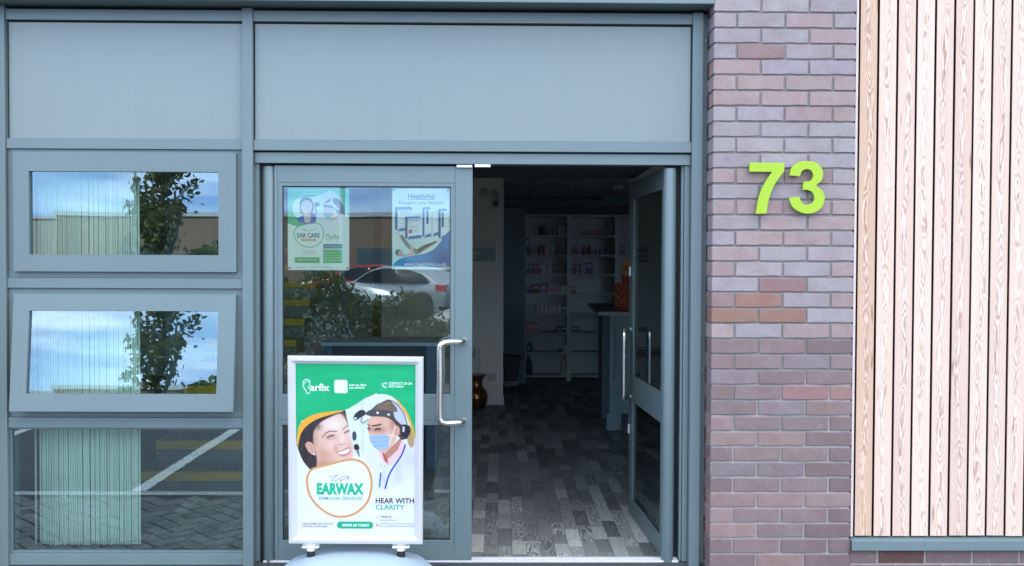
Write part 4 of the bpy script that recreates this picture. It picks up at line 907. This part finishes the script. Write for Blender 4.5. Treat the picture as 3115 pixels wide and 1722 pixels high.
# ================================================================== INTERIOR THINGS
vb = thing('vertical_blind', 'bunched pale vertical blind hanging inside the left windows', 'blind', (-2.15, .25, 2.05))
slm = paint_mat('blind_fabric', (.86, .90, .82), .8)
MB().box(-2.42, -1.28, .232, .268, 2.035, 2.07).build('headrail', 'white', vb)
sl0 = None
for i in range(43):
    x = -2.418+i*.01265+random.uniform(-.0015, .0015)+(-.012 if i == 0 else 0)
    if sl0 is None:
        sl0 = MB().prism_z([(-.0051, .006), (-.0051, .003), (-.002, .0), (.002, 0), (.0051, .003), (.0051, .006), (0, .004)], .045, 2.03).build('slat', slm, vb); sl0.location = Vector((x, .25, 1.0375))-OFF[vb.name]
        wt0 = MB().box(-.0046, .0046, -.004, .004, .028, .0445).build('bottom_weight', 'white', vb); wt0.location = Vector((x, .25, .036))-OFF[vb.name]
        sl0.rotation_euler = wt0.rotation_euler = (0, 0, 0)
    else:
        dz = random.uniform(-.004, .004); a = R(random.uniform(-14, 14))
        o = copy_obj(sl0, vb, (x, .25, 1.0375+dz)); o.rotation_euler = (0, 0, a)
        o = copy_obj(wt0, vb, (x, .25, .036+dz)); o.rotation_euler = (0, 0, a)
# staircase with yellow nosings
st = thing('staircase', 'dark chequer-plate staircase with yellow nosings inside the shop', 'staircase', (-1.99, 1.48, 0))
plate = paint_mat('chequer_plate', (.10, .15, .155), .5, .3); yel = paint_mat('yellow_nosing', (.54, .33, .025), .6)
lug = MB()
for i in range(11):
    y0, zt = 1.478+i*.285, .139+.151*i
    MB().box(-2.345, -1.625, y0, y0+.30, zt-.150 if i else 0, zt-.003).build('tread', plate, st)
    MB().box(-2.343, -1.627, y0-.012, y0+.045, zt-.058, zt).build('nosing', yel, st, bevel=.004)
    for r_ in range(2 if i else 2):
        for k in range(18):
            x, z = -2.33+k*.0405+(r_ % 2)*.02, zt-.080-r_*.034; d = .009 if k % 2 == 0 else .009
            lug.add([(x-d, y0-.002, z+d+.002), (x-d, y0-.002, z+d-.002), (x+d, y0-.002, z-d-.002), (x+d, y0-.002, z-d+.002), (x, y0-.006, z)], [(0, 1, 4), (1, 2, 4), (2, 3, 4), (3, 0, 4)])
    for r_ in range(3):
        for k in range(18):
            x, y = -2.33+k*.0405+(r_ % 2)*.02, y0+.08+r_*.065; d = .009
            lug.add([(x-d, y+d+.002, zt-.003), (x-d, y+d-.002, zt-.003), (x+d, y-d-.002, zt-.003), (x+d, y-d+.002, zt-.003), (x, y, zt+.001)], [(0, 1, 4), (1, 2, 4), (2, 3, 4), (3, 0, 4)])
lug.build('raised_pattern', plain('worn_steel', (.45, .46, .46), .35, .7, .1), st, kind='stuff')
for x in (-2.375,):
    MB().prism_x([(1.56, 0), (4.62, 1.62), (4.62, 1.30), (2.1, 0)], x-.012, x+.012).build('stringer', plate, st)
struct('stair_wall', 'darkblue', (-3.4, -1.3, 5.0, 5.1, 0, 2.42))
# shelving
sh = thing('shelving_unit', 'tall grey shelving unit stocked with medicines at the back', 'shelving', (1.3, 7.63, 0))
shm = paint_mat('shelf_grey', (.52, .58, .55), .6)
SZ = [1.871, 1.622, 1.377, 1.124, .866, .621, .366, .067]; yF, yB = 7.467, 7.78
for x0, x1 in ((.332, .350), (.872, .930), (1.488, 1.545), (2.08, 2.13)): MB().box(x0, x1, yF-.002, yB, .0, 2.11).build('upright', shm, sh)
MB().box(.35, 2.08, yB-.012, yB-.001, .05, 2.108).build('back_panel', shm, sh); MB().box(.332, 2.13, yF-.004, yB, 2.1105, 2.135).build('top', shm, sh)
for a, b in ((.3505, .8715), (.9305, 1.4875), (1.5455, 2.0795)):
    for z in SZ: MB().box(a, b, yF, yB-.0125, z-.022, z).build('shelf', shm, sh)
MB().box(.3505, 2.0795, yF+.03, yF+.05, 0, .0445).build('plinth', paint_mat('plinth_dark', (.03, .035, .05), .6), sh)
prod = [  # shelf, x0, x1 (photo columns), height px, colour, kind, description
 (0, 1601, 1612, 24, (.35, .5, .45), 'bag', 'pale green packet'), (0, 1614, 1626, 17, (.5, .55, .52), 'bag', 'whitish packet'), (0, 1640, 1648, 30, (.04, .07, .16), 'bottle', 'dark blue bottle'), (0, 1651, 1660, 30, (.05, .08, .2), 'bottle', 'navy bottle'), (0, 1668, 1677, 33, (.3, .4, .45), 'bottle', 'grey-blue bottle'), (0, 1680, 1688, 33, (.22, .3, .36), 'bottle', 'slate bottle'), (0, 1698, 1706, 37, (.6, .6, .6), 'bottle', 'white bottle'), (0, 1708, 1716, 37, (.66, .6, .6), 'bottle', 'pinkish white bottle'), (0, 1718, 1726, 37, (.55, .5, .5), 'bottle', 'pale bottle'), (0, 1806, 1823, 17, (.6, .12, .14), 'box', 'red and white carton'),
 (1, 1601, 1610, 50, (.05, .08, .1), 'box', 'tall dark carton'), (1, 1639, 1651, 31, (.55, .16, .14), 'bottle', 'red bottle'), (1, 1654, 1665, 31, (.62, .24, .2), 'bottle', 'orange-red bottle'), (1, 1675, 1688, 31, (.55, .6, .55), 'bottle', 'off-white bottle'), (1, 1741, 1750, 22, (.4, .26, .26), 'bottle', 'pink bottle'), (1, 1754, 1763, 22, (.42, .3, .3), 'bottle', 'rosy bottle'), (1, 1772, 1784, 30, (.26, .08, .09), 'bottle', 'maroon bottle'), (1, 1788, 1799, 30, (.2, .06, .07), 'bottle', 'dark red bottle'), (1, 1810, 1818, 20, (.1, .16, .3), 'bottle', 'blue bottle'), (1, 1824, 1833, 22, (.16, .22, .3), 'bottle', 'steel blue bottle'), (1, 1840, 1850, 26, (.08, .1, .22), 'bottle', 'deep blue bottle'), (1, 1884, 1903, 28, (.12, .14, .2), 'box', 'dim blue carton'),
 (2, 1602, 1611, 26, (.06, .14, .34), 'box', 'bright blue carton'), (2, 1613, 1622, 30, (.10, .18, .32), 'box', 'mid blue carton'), (2, 1624, 1636, 32, (.38, .12, .16), 'box', 'crimson carton'), (2, 1638, 1648, 29, (.45, .12, .18), 'box', 'pink-red carton'), (2, 1650, 1663, 31, (.55, .58, .55), 'box', 'white carton'), (2, 1665, 1679, 33, (.50, .55, .5), 'box', 'cream carton'), (2, 1684, 1695, 30, (.2, .12, .26), 'box', 'purple carton'), (2, 1740, 1750, 30, (.4, .14, .12), 'box', 'red carton'), (2, 1753, 1763, 26, (.25, .32, .3), 'box', 'grey-green carton'), (2, 1766, 1776, 26, (.42, .32, .28), 'box', 'beige carton'), (2, 1785, 1805, 34, (.06, .1, .3), 'box', 'royal blue carton'),
 (3, 1601, 1618, 17, (.05, .06, .08), 'box', 'black carton'), (3, 1620, 1643, 24, (.12, .03, .05), 'box', 'dark maroon carton'), (3, 1645, 1662, 26, (.16, .2, .38), 'box', 'blue striped carton'), (3, 1666, 1704, 32, (.5, .22, .28), 'box', 'wide pink carton'), (3, 1707, 1728, 24, (.42, .48, .46), 'box', 'light grey carton'), (3, 1740, 1752, 20, (.4, .16, .06), 'box', 'orange carton'),
 (4, 1600, 1624, 23, (.25, .34, .36), 'box', 'grey-blue carton'), (4, 1629, 1709, 25, (.62, .64, .62), 'rolls', 'long pack of white rolls'), (4, 1711, 1727, 23, (.06, .14, .22), 'box', 'teal carton'),
 (5, 1598, 1606, 28, (.72, .2, .2), 'box', 'bright red and white carton'), (5, 1608, 1616, 28, (.66, .26, .24), 'box', 'light red carton'), (5, 1618, 1643, 27, (.36, .2, .26), 'box', 'mauve carton'), (5, 1694, 1711, 16, (.05, .06, .2), 'box', 'flat navy carton'), (5, 1712, 1727, 17, (.04, .04, .16), 'box', 'flat indigo carton'), (5, 1738, 1765, 16, (.06, .2, .26), 'box', 'flat teal carton'),
 (6, 1601, 1623, 28, (.06, .28, .36), 'bottle', 'round turquoise jar'), (6, 1703, 1714, 8, (.05, .06, .1), 'box', 'tiny dark carton'), (6, 1716, 1727, 20, (.4, .42, .44), 'box', 'stacked grey carton'),
 (7, 1599, 1621, 58, (.03, .05, .12), 'bottle', 'large dark canister'), (7, 1709, 1727, 62, (.5, .5, .42), 'bottle', 'large cream bottle with blue top')]
sxk = (.934-.331)/(1740-1597)
names_sh = ('top', 'second', 'third', 'fourth', 'fifth', 'sixth', 'seventh', 'bottom')
for i, (s, x0, x1, h, c, kd, desc) in enumerate(prod):
    a, b = .331+(x0-1597)*sxk, .331+(x1-1597)*sxk; z0 = SZ[s]+.0005; hh = h*.004225; y0 = yF+.015
    mt = paint_mat('product_%d' % i, c, .4); cx = (a+b)/2
    if kd == 'bottle':
        r = (b-a)/2; o = MB().lathe([(r*.92, 0), (r, hh*.06), (r, hh*.62), (r*.8, hh*.74), (r*.42, hh*.80), (r*.42, hh*.97), (r*.36, hh)], (cx, y0+r+.01, z0), 14).build('medicine_bottle', mt, smooth=True); cat = 'bottle'
    elif kd == 'rolls':
        q = MB(); n = 6; r = (b-a)/n/2
        for k in range(n): q.lathe([(r*.9, 0), (r*.98, hh*.08), (r*.98, hh*.92), (r*.9, hh)], (a+r+k*2*r, y0+r, z0), 14)
        o = q.build('paper_pack', mt); cat = 'paper pack'
    elif kd == 'bag':
        w_ = b-a; o = MB().prism([(a, z0), (b, z0), (b-w_*.06, z0+hh*.5), (b-w_*.2, z0+hh*.9), (cx, z0+hh), (a+w_*.2, z0+hh*.88), (a+w_*.05, z0+hh*.5)], y0, y0+.06).build('medicine_packet', mt, bevel=.006); cat = 'packet'
    else:
        o = MB().box(a, b, y0, y0+.10, z0, z0+hh).build('medicine_carton', mt, bevel=.002); cat = 'carton'
        MB().box(a+(b-a)*.12, b-(b-a)*.12, y0-.0008, y0-.0002, z0+hh*.55, z0+hh*.86).build('label_print', ink((210, 212, 214) if i % 3 else (150, 170, 190)), o)
    prop(o, '%s on the %s shelf of the back unit' % (desc, names_sh[s]), cat, 'goods on the back shelves')
# counter
ct = thing('counter', 'teal grey shop counter with dark worktop inside the doorway', 'counter', (1.9, 4.7, 0))
MB().prism_z([(.898, 3.826), (3.15, 3.826), (3.15, 5.70), (.98, 5.70)], 1.046, 1.078).build('worktop', plain('dark_worktop', (.12, .125, .11), .55, 0, .15), ct, bevel=.002)
MB().box(.8985, 3.15, 3.8215, 3.8255, 1.044, 1.0765).build('edge_strip', plain('worktop_edge', (.46, .44, .40), .5), ct)
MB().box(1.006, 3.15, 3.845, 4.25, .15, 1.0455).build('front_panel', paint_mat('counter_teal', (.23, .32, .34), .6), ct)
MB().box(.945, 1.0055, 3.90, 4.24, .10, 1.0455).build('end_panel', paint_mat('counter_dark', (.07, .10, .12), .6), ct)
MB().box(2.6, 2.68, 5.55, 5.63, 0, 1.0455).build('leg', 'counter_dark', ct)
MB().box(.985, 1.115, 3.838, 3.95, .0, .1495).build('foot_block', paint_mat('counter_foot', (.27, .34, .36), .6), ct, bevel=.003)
MB().box(1.1155, 3.15, 3.90, 4.2, 0, .1495).build('plinth', paint_mat('counter_plinth', (.06, .08, .09), .7), ct)  # dark grey plinth, set back below the front panel
MB().tube(smoothpts([(1.03, 3.842, .95), (1.045, 3.82, .93), (1.045, 3.82, .5), (1.03, 3.842, .48)], False, 5), .006, 8).build('cabinet_handle', 'steel', ct)
# lollipop stand
lp = thing('lollipop_stand', 'red lollipop display stand with yellow flower sign on the counter', 'display stand', (1.20, 4.23, 1.0785))
redp = paint_mat('stand_red', (.42, .025, .02), .4)
MB().box(1.165, 1.245, 4.19, 4.27, 1.0785, 1.42).build('column', redp, lp, bevel=.004)
MB().lathe([(.085, 0), (.085, .015), (.05, .03)], (1.205, 4.23, 1.0785), 20).build('foot', redp, lp)
MB().box(1.095, 1.315, 4.195, 4.265, 1.10, 1.33).build('lollipop_rack', redp, lp, bevel=.003)
lolm = [paint_mat('sweet_orange', (.60, .20, .03), .3), paint_mat('sweet_red', (.50, .04, .03), .3), paint_mat('sweet_cream', (.62, .42, .26), .3)]
for mi in range(3):
    q = MB()
    for i in range(9):
        for j in range(9):
            if (i*5+j*3+i*j) % 3 == mi: q.sphere((1.107+i*.0245, 4.182, 1.115+j*.0255), .0105, 8, 5)
    q.build('lollipops', lolm[mi], lp, smooth=True, kind='stuff')
fl = []
for k in range(72):
    a = 2*math.pi*k/72; r = .052*(1+.10*math.cos(7*a)); fl.append((1.202+r*math.cos(a)*.92, 1.468+r*math.sin(a)*1.42))
fp = MB().prism(fl, 4.180, 4.189).build('flower_sign', paint_mat('sign_yellow', (.62, .30, .02), .4), lp)
class Plane2:          # lettering on an upright plane
    pass
cvs = Canvas(2, 2, (0, 0, 100, 100), (0, 0, 0)); cvs.map = lambda px, py: (1.150+px/100*.104, 1.54-py/100*.144); cvs.y = 4.1795; cvs.o = fp
cvs.text('Chupa', 18, 82, 30, 49, (150, 20, 16), .02); cvs.text('Chups', 18, 82, 53, 72, (150, 20, 16), .02)
# things on the cream partition
cc = thing('security_camera', 'white turret security camera on the cream partition', 'camera', (-.045, 5.36, 2.14))
cgm = paint_mat('camera_grey', (.46, .47, .45), .4)
MB().lathe([(.036, 0), (.036, .05), (.03, .06)], (-.055, 5.3868, 2.235), 18, 'y').build('mount', cgm, cc)
MB().tube([(-.05, 5.335, 2.26), (-.05, 5.31, 2.22), (-.045, 5.31, 2.16)], [.034, .038, .040], 16).build('body', cgm, cc, smooth=True)
hd = MB().sphere((-.045, 5.31, 2.145), .046, 18, 12).build('dome', cgm, cc, smooth=True)
MB().lathe([(.024, 0), (.022, .006), (.012, .009)], (-.037, 5.268, 2.140), 16, 'y').build('lens', 'gasket', hd)
cc = thing('junction_box', 'round grey junction box left of the security camera', 'junction box', (-.172, 5.37, 2.24))
MB().lathe([(.048, 0), (.048, .03), (.042, .036)], (-.172, 5.3868, 2.262), 20, 'y').build('box_body', cgm, cc, smooth=False)
MB().lathe([(.008, 0), (.006, .006)], (-.165, 5.35, 2.285), 10, 'y').build('screw_cap', 'gasket', cc)
ws = thing('wall_sign', 'white and teal notice on the cream partition', 'notice', (-.25, 5.38, 1.53))
MB().box(-.46, -.039, 5.380, 5.3866, 1.531, 1.732).build('sign_plate', paint_mat('notice_teal', (.20, .34, .33), .4), ws)
MB().box(-.456, -.045, 5.3785, 5.3797, 1.668, 1.727).build('header_band', paint_mat('notice_white', (.62, .62, .56), .4), ws)
for z0, z1, x1 in ((1.600, 1.640, -.20), (1.556, 1.578, -.22)): MB().box(-.45, x1, 5.3785, 5.3797, z0, z1).build('text_panel', 'notice_white', ws)
ht = thing('panel_heater', 'white slotted panel heater on the cream partition', 'heater', (-.58, 5.36, .25))
MB().box(-.968, -.200, 5.33, 5.386, .235, .614).build('casing', paint_mat('heater_white', (.62, .63, .58), .4), ht, bevel=.008)
for i in range(4): MB().box(-.90, -.245, 5.3275, 5.3295, .575-i*.022, .585-i*.022).build('slot', 'gasket', ht)
sk = thing('wall_socket', 'white double wall socket low on the cream partition', 'socket', (-.075, 5.38, .257))
MB().box(-.116, -.034, 5.374, 5.3866, .257, .338).build('socket_plate', paint_mat('socket_white', (.56, .56, .52), .4), sk, bevel=.004)
MB().box(-.062, -.050, 5.371, 5.3735, .30, .32).build('switch', 'white', sk)
vz = thing('vase', 'tall brass vase with flared rim by the cream partition', 'vase', (-.232, 5.2, 0))
brm = NT('aged_brass').set(Base_Color=(.30, .155, .06), Metallic=.85, Roughness=.34)
MB().lathe([(.075, 0), (.095, .012), (.112, .06), (.120, .11), (.112, .16), (.075, .205), (.060, .235), (.062, .285), (.072, .315), (.110, .338), (.113, .345), (.08, .340)], (-.232, 5.2, 0), 36).build('vessel', brm, vz, smooth=True)
MB().lathe([(.1195, .098), (.1225, .100), (.1225, .122), (.1185, .124)], (-.232, 5.2, 0), 36).build('band', NT('bright_brass').set(Base_Color=(.62, .42, .16), Metallic=1., Roughness=.2), vz, smooth=True)
# dim things further back
bn = thing('waste_bin', 'black waste bin beside the back shelving', 'bin', (.18, 7.1, 0))
MB().prism([(.085, .06), (.225, .06), (.275, .36), (.04, .38)], 6.95, 7.15).build('bin_body', paint_mat('bin_black', (.008, .008, .01), .5), bn, bevel=.01)
MB().box(.07, .24, 6.93, 7.17, 0, .0595).build('bin_base', paint_mat('bin_base_grey', (.28, .34, .36), .6), bn)
dk = thing('reception_desk', 'dark blue low desk standing behind the closed door', 'desk', (-.88, 2.4, 0))
dkm = paint_mat('desk_blue', (.035, .07, .13), .5)
MB().box(-1.30, -.45, 2.2, 2.75, .905, .932).build('desk_top', paint_mat('desk_edge', (.30, .38, .42), .5), dk, bevel=.002)
MB().box(-1.295, -1.22, 2.21, 2.74, 0, .9045).build('desk_side', dkm, dk); MB().box(-.53, -.455, 2.21, 2.74, 0, .9045).build('desk_side', dkm, dk); MB().box(-1.2195, -.5305, 2.30, 2.33, .1, .9045).build('desk_front', 'bulkhead', dk)
# ceiling fittings
for k, (x0, x1, y, z) in enumerate(((.06, 1.18, 6.2, 2.24), (.06, 2.2, 7.0, 2.19))):
    tr = thing('light_track', ('dark suspended light track nearer the door', 'dark suspended light track above the back shelving')[k], 'light track', ((x0+x1)/2, y, z))
    MB().box(x0, x1, y-.03, y+.03, z, z+.035).build('track_bar', paint_mat('track_black', (.015, .017, .022), .5), tr)
    for x in (x0+.3, x1-.3): MB().tube([(x, y, z+.035), (x, y, 2.42)], .004, 6).build('hanger', 'gasket', tr)
sm_ = thing('smoke_detector', 'pale round smoke detector on the shop ceiling', 'smoke detector', (1.38, 6.3, 2.36))
MB().lathe([(.05, .012), (.062, .02), (.062, .045), (.05, .0595)], (1.38, 6.3, 2.36), 22).build('detector_body', paint_mat('detector_white', (.62, .62, .6), .5), sm_, smooth=True)

# ================================================================== THE CAR PARK THAT THE GLASS REFLECTS
def foliage(name, mat, parent, vol, n, size, seed, kind=None, flat=.0):
    rg = np.random.RandomState(seed); b = MB(); vs = []; fs = []
    for i in range(n):
        c = np.array(vol(rg)); s = size*rg.uniform(.6, 1.35)
        u = rg.normal(size=3); u /= np.linalg.norm(u); v = np.cross(u, rg.normal(size=3)); v /= np.linalg.norm(v)
        u *= s; v *= s*.48; k = len(vs); vs += [tuple(c-u), tuple(c-u*.1+v), tuple(c+u), tuple(c-u*.1-v)]; fs.append((k, k+1, k+2, k+3))
    b.v, b.f = vs, fs
    return b.build(name, mat, parent, kind=kind)
# hedge
hg = thing('hedge', 'loose green hedge with rusty red flower heads across the car park', 'hedge', (-1.6, -7.3, GZ))
def hedge_vol(rg):
    x = rg.uniform(-4.6, .9); top = 1.14+.16*math.sin(x*2.1)+.12*math.sin(x*5.3+1); top *= (1. if x < -1.0 else .80 if x < -.5 else .55)
    z = top*rg.uniform(0, 1)**.6+rg.normal()*.05; y = -7.3+rg.normal()*.22
    return (x, y, GZ+max(.02, z))
foliage('foliage', 'hedge', hg, hedge_vol, 17000, .036, 3)
def fl_vol(rg):
    k = rg.randint(5); cx = (-2.2, -1.55, -1.3, -.5, -3.1)[k]; cz = (.42, .62, .55, .32, .6)[k]
    return (cx+rg.normal()*.14, -7.05+rg.normal()*.05, cz+rg.normal()*.06)
foliage('flower_head', 'flower', hg, fl_vol, 900, .028, 4)
for x in (-4.1, -3.2, -2.3, -1.4, -.6): MB().tube([(x, -7.3, GZ), (x+.03, -7.3, .5)], [.02, .012], 6).build('stem', 'bark', hg)
# tree
tr = thing('young_tree', 'young leafy tree with leaning stake reflected in the left windows', 'tree', (-5.95, -12.1, GZ))
MB().tube(smoothpts([(-5.95, -12.1, GZ), (-5.93, -12.1, .9), (-5.98, -12.08, 1.9), (-5.91, -12.1, 2.9), (-5.87, -12.1, 3.6)], False, 4), [.05]*5+[.045]*4+[.035]*4+[.02]*4, 8).build('trunk', 'bark', tr, smooth=True)
rgx = np.random.RandomState(9); limbs = []
for k in range(22):
    z0 = rgx.uniform(1.4, 3.1); a = rgx.uniform(0, 2*math.pi); ln = rgx.uniform(.35, .72)*(1.1-.18*(z0-1.4)); up = rgx.uniform(.5, 1.1)
    p0 = Vector((-5.93, -12.1, z0)); p2 = p0+Vector((math.cos(a)*ln, math.sin(a)*ln, up*ln+.1)); limbs.append((p0, p2))
    MB().tube([p0, (p0+p2)/2+Vector((0, 0, .05)), p2], [.018, .012, .004], 5).build('limb', 'bark', tr)
def tree_vol(rg):
    p0, p2 = limbs[rg.randint(len(limbs))]; t = rg.uniform(.15, 1.08); p = p0.lerp(p2, t); s = .16*(1.15-t)+.03
    return (p.x+rg.normal()*s, p.y+rg.normal()*s, p.z+rg.normal()*s)
foliage('crown', 'leaf', tr, tree_vol, 2300, .062, 11)
MB().tube([(-6.15, -11.7, GZ), (-5.55, -11.8, 2.2)], .035, 8).build('stake', paint_mat('stake_green', (.03, .06, .035), .8), tr)
# low shrubs under and beside the tree
for k, (x, y, rx, h, sd_) in enumerate(((-6.9, -12.9, .9, 1.7, 21), (-5.0, -12.4, 1.2, 1.95, 22), (-4.2, -11.5, .9, 1.4, 23), (-11.6, -16, 1.3, 2.6, 24))):
    s_ = thing('shrub', ('broad shrub left of the young tree', 'broad shrub right of the young tree', 'low shrub nearest the hedge', 'large pale shrub far left in the car park')[k], 'shrub', (x, y, GZ))
    MB().tube([(x, y, GZ), (x+.05, y, h*.5)], [.05, .02], 6).build('stem', 'bark', s_)
    def vol(rg, x=x, y=y, rx=rx, h=h):
        a = rg.uniform(0, 6.283); r = rg.uniform(0, 1)**.5; f = rg.uniform(0, 1)
        return (x+math.cos(a)*r*rx*(1-.35*f)+rg.normal()*.05, y+math.sin(a)*r*rx*.6, GZ+.05+h*f*(1-.25*r)+rg.normal()*.06)
    foliage('foliage', 'shrub', s_, vol, 3800, .085, sd_)
# cars
def car(label, x, y, rz, paint, s=1.):
    c = thing('parked_car', label, 'car', (x, y, GZ), (0, 0, rz), group='cars parked opposite the shop', local=True)
    Lh, Wh = 2.1, .86
    side = [(-2.08, .30), (-2.10, .62), (-2.0, .80), (-1.55, .93), (-1.05, .98), (-.55, 1.28), (.0, 1.43), (.75, 1.44), (1.35, 1.30), (1.85, 1.02), (2.06, .92), (2.10, .60), (2.05, .30)]
    top = smoothpts([(*p, 0) for p in side], False, 4); n = len(top); b = MB(); secs = []
    for yk, ins, zsc in ((-1, .0, .0), (-.94, .0, .0), (-.80, .02, .5), (-.5, .02, 1.), (0, .0, 1.03), (.5, .02, 1.), (.80, .02, .5), (.94, .0, 0), (1, .0, .0)):
        secs.append((yk, zsc))
    for yk, zsc in secs:
        for p in top:
            z = p[1]; belt = .92
            if z > belt:
                t = (z-belt)/.55; yy = yk*Wh*(1-.22*t*abs(yk)); z2 = belt+(z-belt)*(1 if abs(yk) < .85 else (.0 if abs(yk) > .99 else .55)) if abs(yk) > .84 else z
            else: yy, z2 = yk*Wh, z
            b.v.append((p[0]*(1-.03*abs(yk)**3), yy, z2 if abs(yk) < .99 else min(z2, .90)))
    for i in range(len(secs)-1): b.f += [(i*n+k, i*n+k+1, (i+1)*n+k+1, (i+1)*n+k) for k in range(n-1)]
    b.f += [tuple(range(n-1, -1, -1)), tuple(range((len(secs)-1)*n, len(secs)*n))]
    bd_ = b.build('body', paint, c, smooth=True)
    gm = paint_mat('car_glass', (.02, .025, .03), .08)
    for sg_ in (-1, 1):
        MB().prism([(-.92, .96), (-.45, 1.26), (.0, 1.36), (.42, 1.37), (.42, .96)], sg_*.775, sg_*.79).build('side_window', gm, c); MB().prism([(.48, .96), (.48, 1.37), (.78, 1.36), (1.28, 1.22), (1.5, 1.02), (1.4, .96)], sg_*.775, sg_*.79).build('side_window', gm, c)
        MB().prism([(-2.06, .66), (-1.70, .72), (-1.52, .88), (-1.80, .84), (-2.03, .76)], sg_*.70, sg_*.868).build('headlight', paint_mat('lamp_clear', (.75, .78, .8), .15), c)
        MB().prism([(2.06, .72), (1.72, .78), (1.75, .93), (2.05, .90)], sg_*.62, sg_*.868).build('tail_light', paint_mat('lamp_red', (.45, .03, .03), .2), c)
        for wx in (-1.30, 1.32):
            wl = thing_wheel(c, wx, sg_)
    MB().prism_x([(-.62, .98), (.62, .98), (.52, 1.26), (-.52, 1.26)], 1.56, 1.60).build('number_plate', gm, c) if False else None
    return c
def thing_wheel(c, wx, s):
    t_ = MB().lathe([(.20, -.10), (.315, -.10), (.325, -.05), (.325, .05), (.315, .10), (.20, .10)], (wx, s*.80, .325), 28, 'y').build('wheel', paint_mat('tyre', (.02, .02, .02), .8), c, smooth=False)
    rim = MB().lathe([(.205, -.0), (.20, .015), (.05, .03), (.0501, .03)], (wx, s*.80+(.0 if s < 0 else .03)+(-.075 if s < 0 else .06), .325), 24, 'y').build('rim', 'alu', t_)
    arch = MB().lathe([(.355, -.02), (.385, -.02), (.385, .02), (.355, .02)], (wx, s*.852, .33), 28, 'y').build('wheel_arch', 'gasket', c)
    return t_
silver = NT('car_silver').set(Base_Color=(.36, .39, .42), Metallic=.5, Roughness=.28)
blue = NT('car_blue_grey').set(Base_Color=(.36, .43, .48), Metallic=.4, Roughness=.25)
whitec = NT('car_white').set(Base_Color=(.72, .73, .74), Metallic=0., Roughness=.25)
redc = NT('car_red').set(Base_Color=(.28, .02, .03), Metallic=.1, Roughness=.25)
car('silver saloon car half hidden behind the hedge', -3.0, -23.0, R(24), silver)
car('blue-grey car nosing out to the right of the hedge', 1.12, -8.9, R(8), blue)
car('white car parked at the far end of the row', -9.0, -18.5, R(5), whitec)
car('red car further back in the car park', -5.2, -31., R(2), redc)
# far buildings
bl = thing('retail_building', 'long low brown clad retail building behind the car park', 'building', (-8, -56, GZ))
brn = NT('brown_cladding')
_s = brn.sep(brn.geo()); _st = brn.noise(brn.comb(brn.math('MULTIPLY', _s[0], 2.2), 0., brn.math('MULTIPLY', _s[2], .15)), 1., 3)
brn.set(Base_Color=brn.mix(_st, (.115, .072, .050), (.185, .125, .085)), Roughness=.8)
MB().box(-28, 22, -68, -56, GZ, 4.35).build('wall', brn.m, bl); MB().box(-28.2, 22.2, -68.2, -55.9, 4.3505, 4.62).build('roof', paint_mat('roof_edge', (.35, .37, .38), .6), bl)
for x in (-24, -17, -9, 6, 14): MB().box(x, x+3.0, -55.99, -55.93, .3, 2.4).build('window', paint_mat('far_glass', (.05, .07, .08), .15), bl)
MB().box(-2, 3, -55.99, -55.92, GZ, 2.9).build('entrance', paint_mat('entrance_white', (.62, .64, .66), .5), bl)
b2 = thing('warehouse', 'grey warehouse at the far left of the car park', 'building', (-40, -60, GZ))
MB().box(-62, -29.5, -75, -60, GZ, 4.3).build('wall', paint_mat('warehouse_wall', (.26, .25, .22), .8), b2); MB().box(-62.2, -29.3, -75.2, -59.9, 4.3005, 4.5).build('roof', 'roof_edge', b2)
for k, (x, y, h) in enumerate(((-7.0, -24., 8.), (-13.2, -30., 7.5), (-3.1, -14., 5.2))):
    lm = thing('lamp_post', ('slim grey lamp post right of the young tree', 'far lamp post left of the young tree', 'dark pole rising behind the hedge')[k], 'lamp post', (x, y, GZ))
    MB().tube([(x, y, GZ), (x, y, h)], [.06, .035], 8).build('pole', paint_mat('pole_grey', (.22, .24, .25), .5), lm)
    if k < 2: MB().tube([(x, y, h), (x-.5, y, h+.12), (x-1.3, y, h+.15)], [.03, .03, .05], 6).build('lamp_arm', 'pole_grey', lm)
sc.render.engine = 'CYCLES'; cy = sc.cycles; cy.max_bounces = 14; cy.diffuse_bounces = 8; cy.glossy_bounces = 5; cy.transparent_max_bounces = 24; cy.caustics_reflective = False
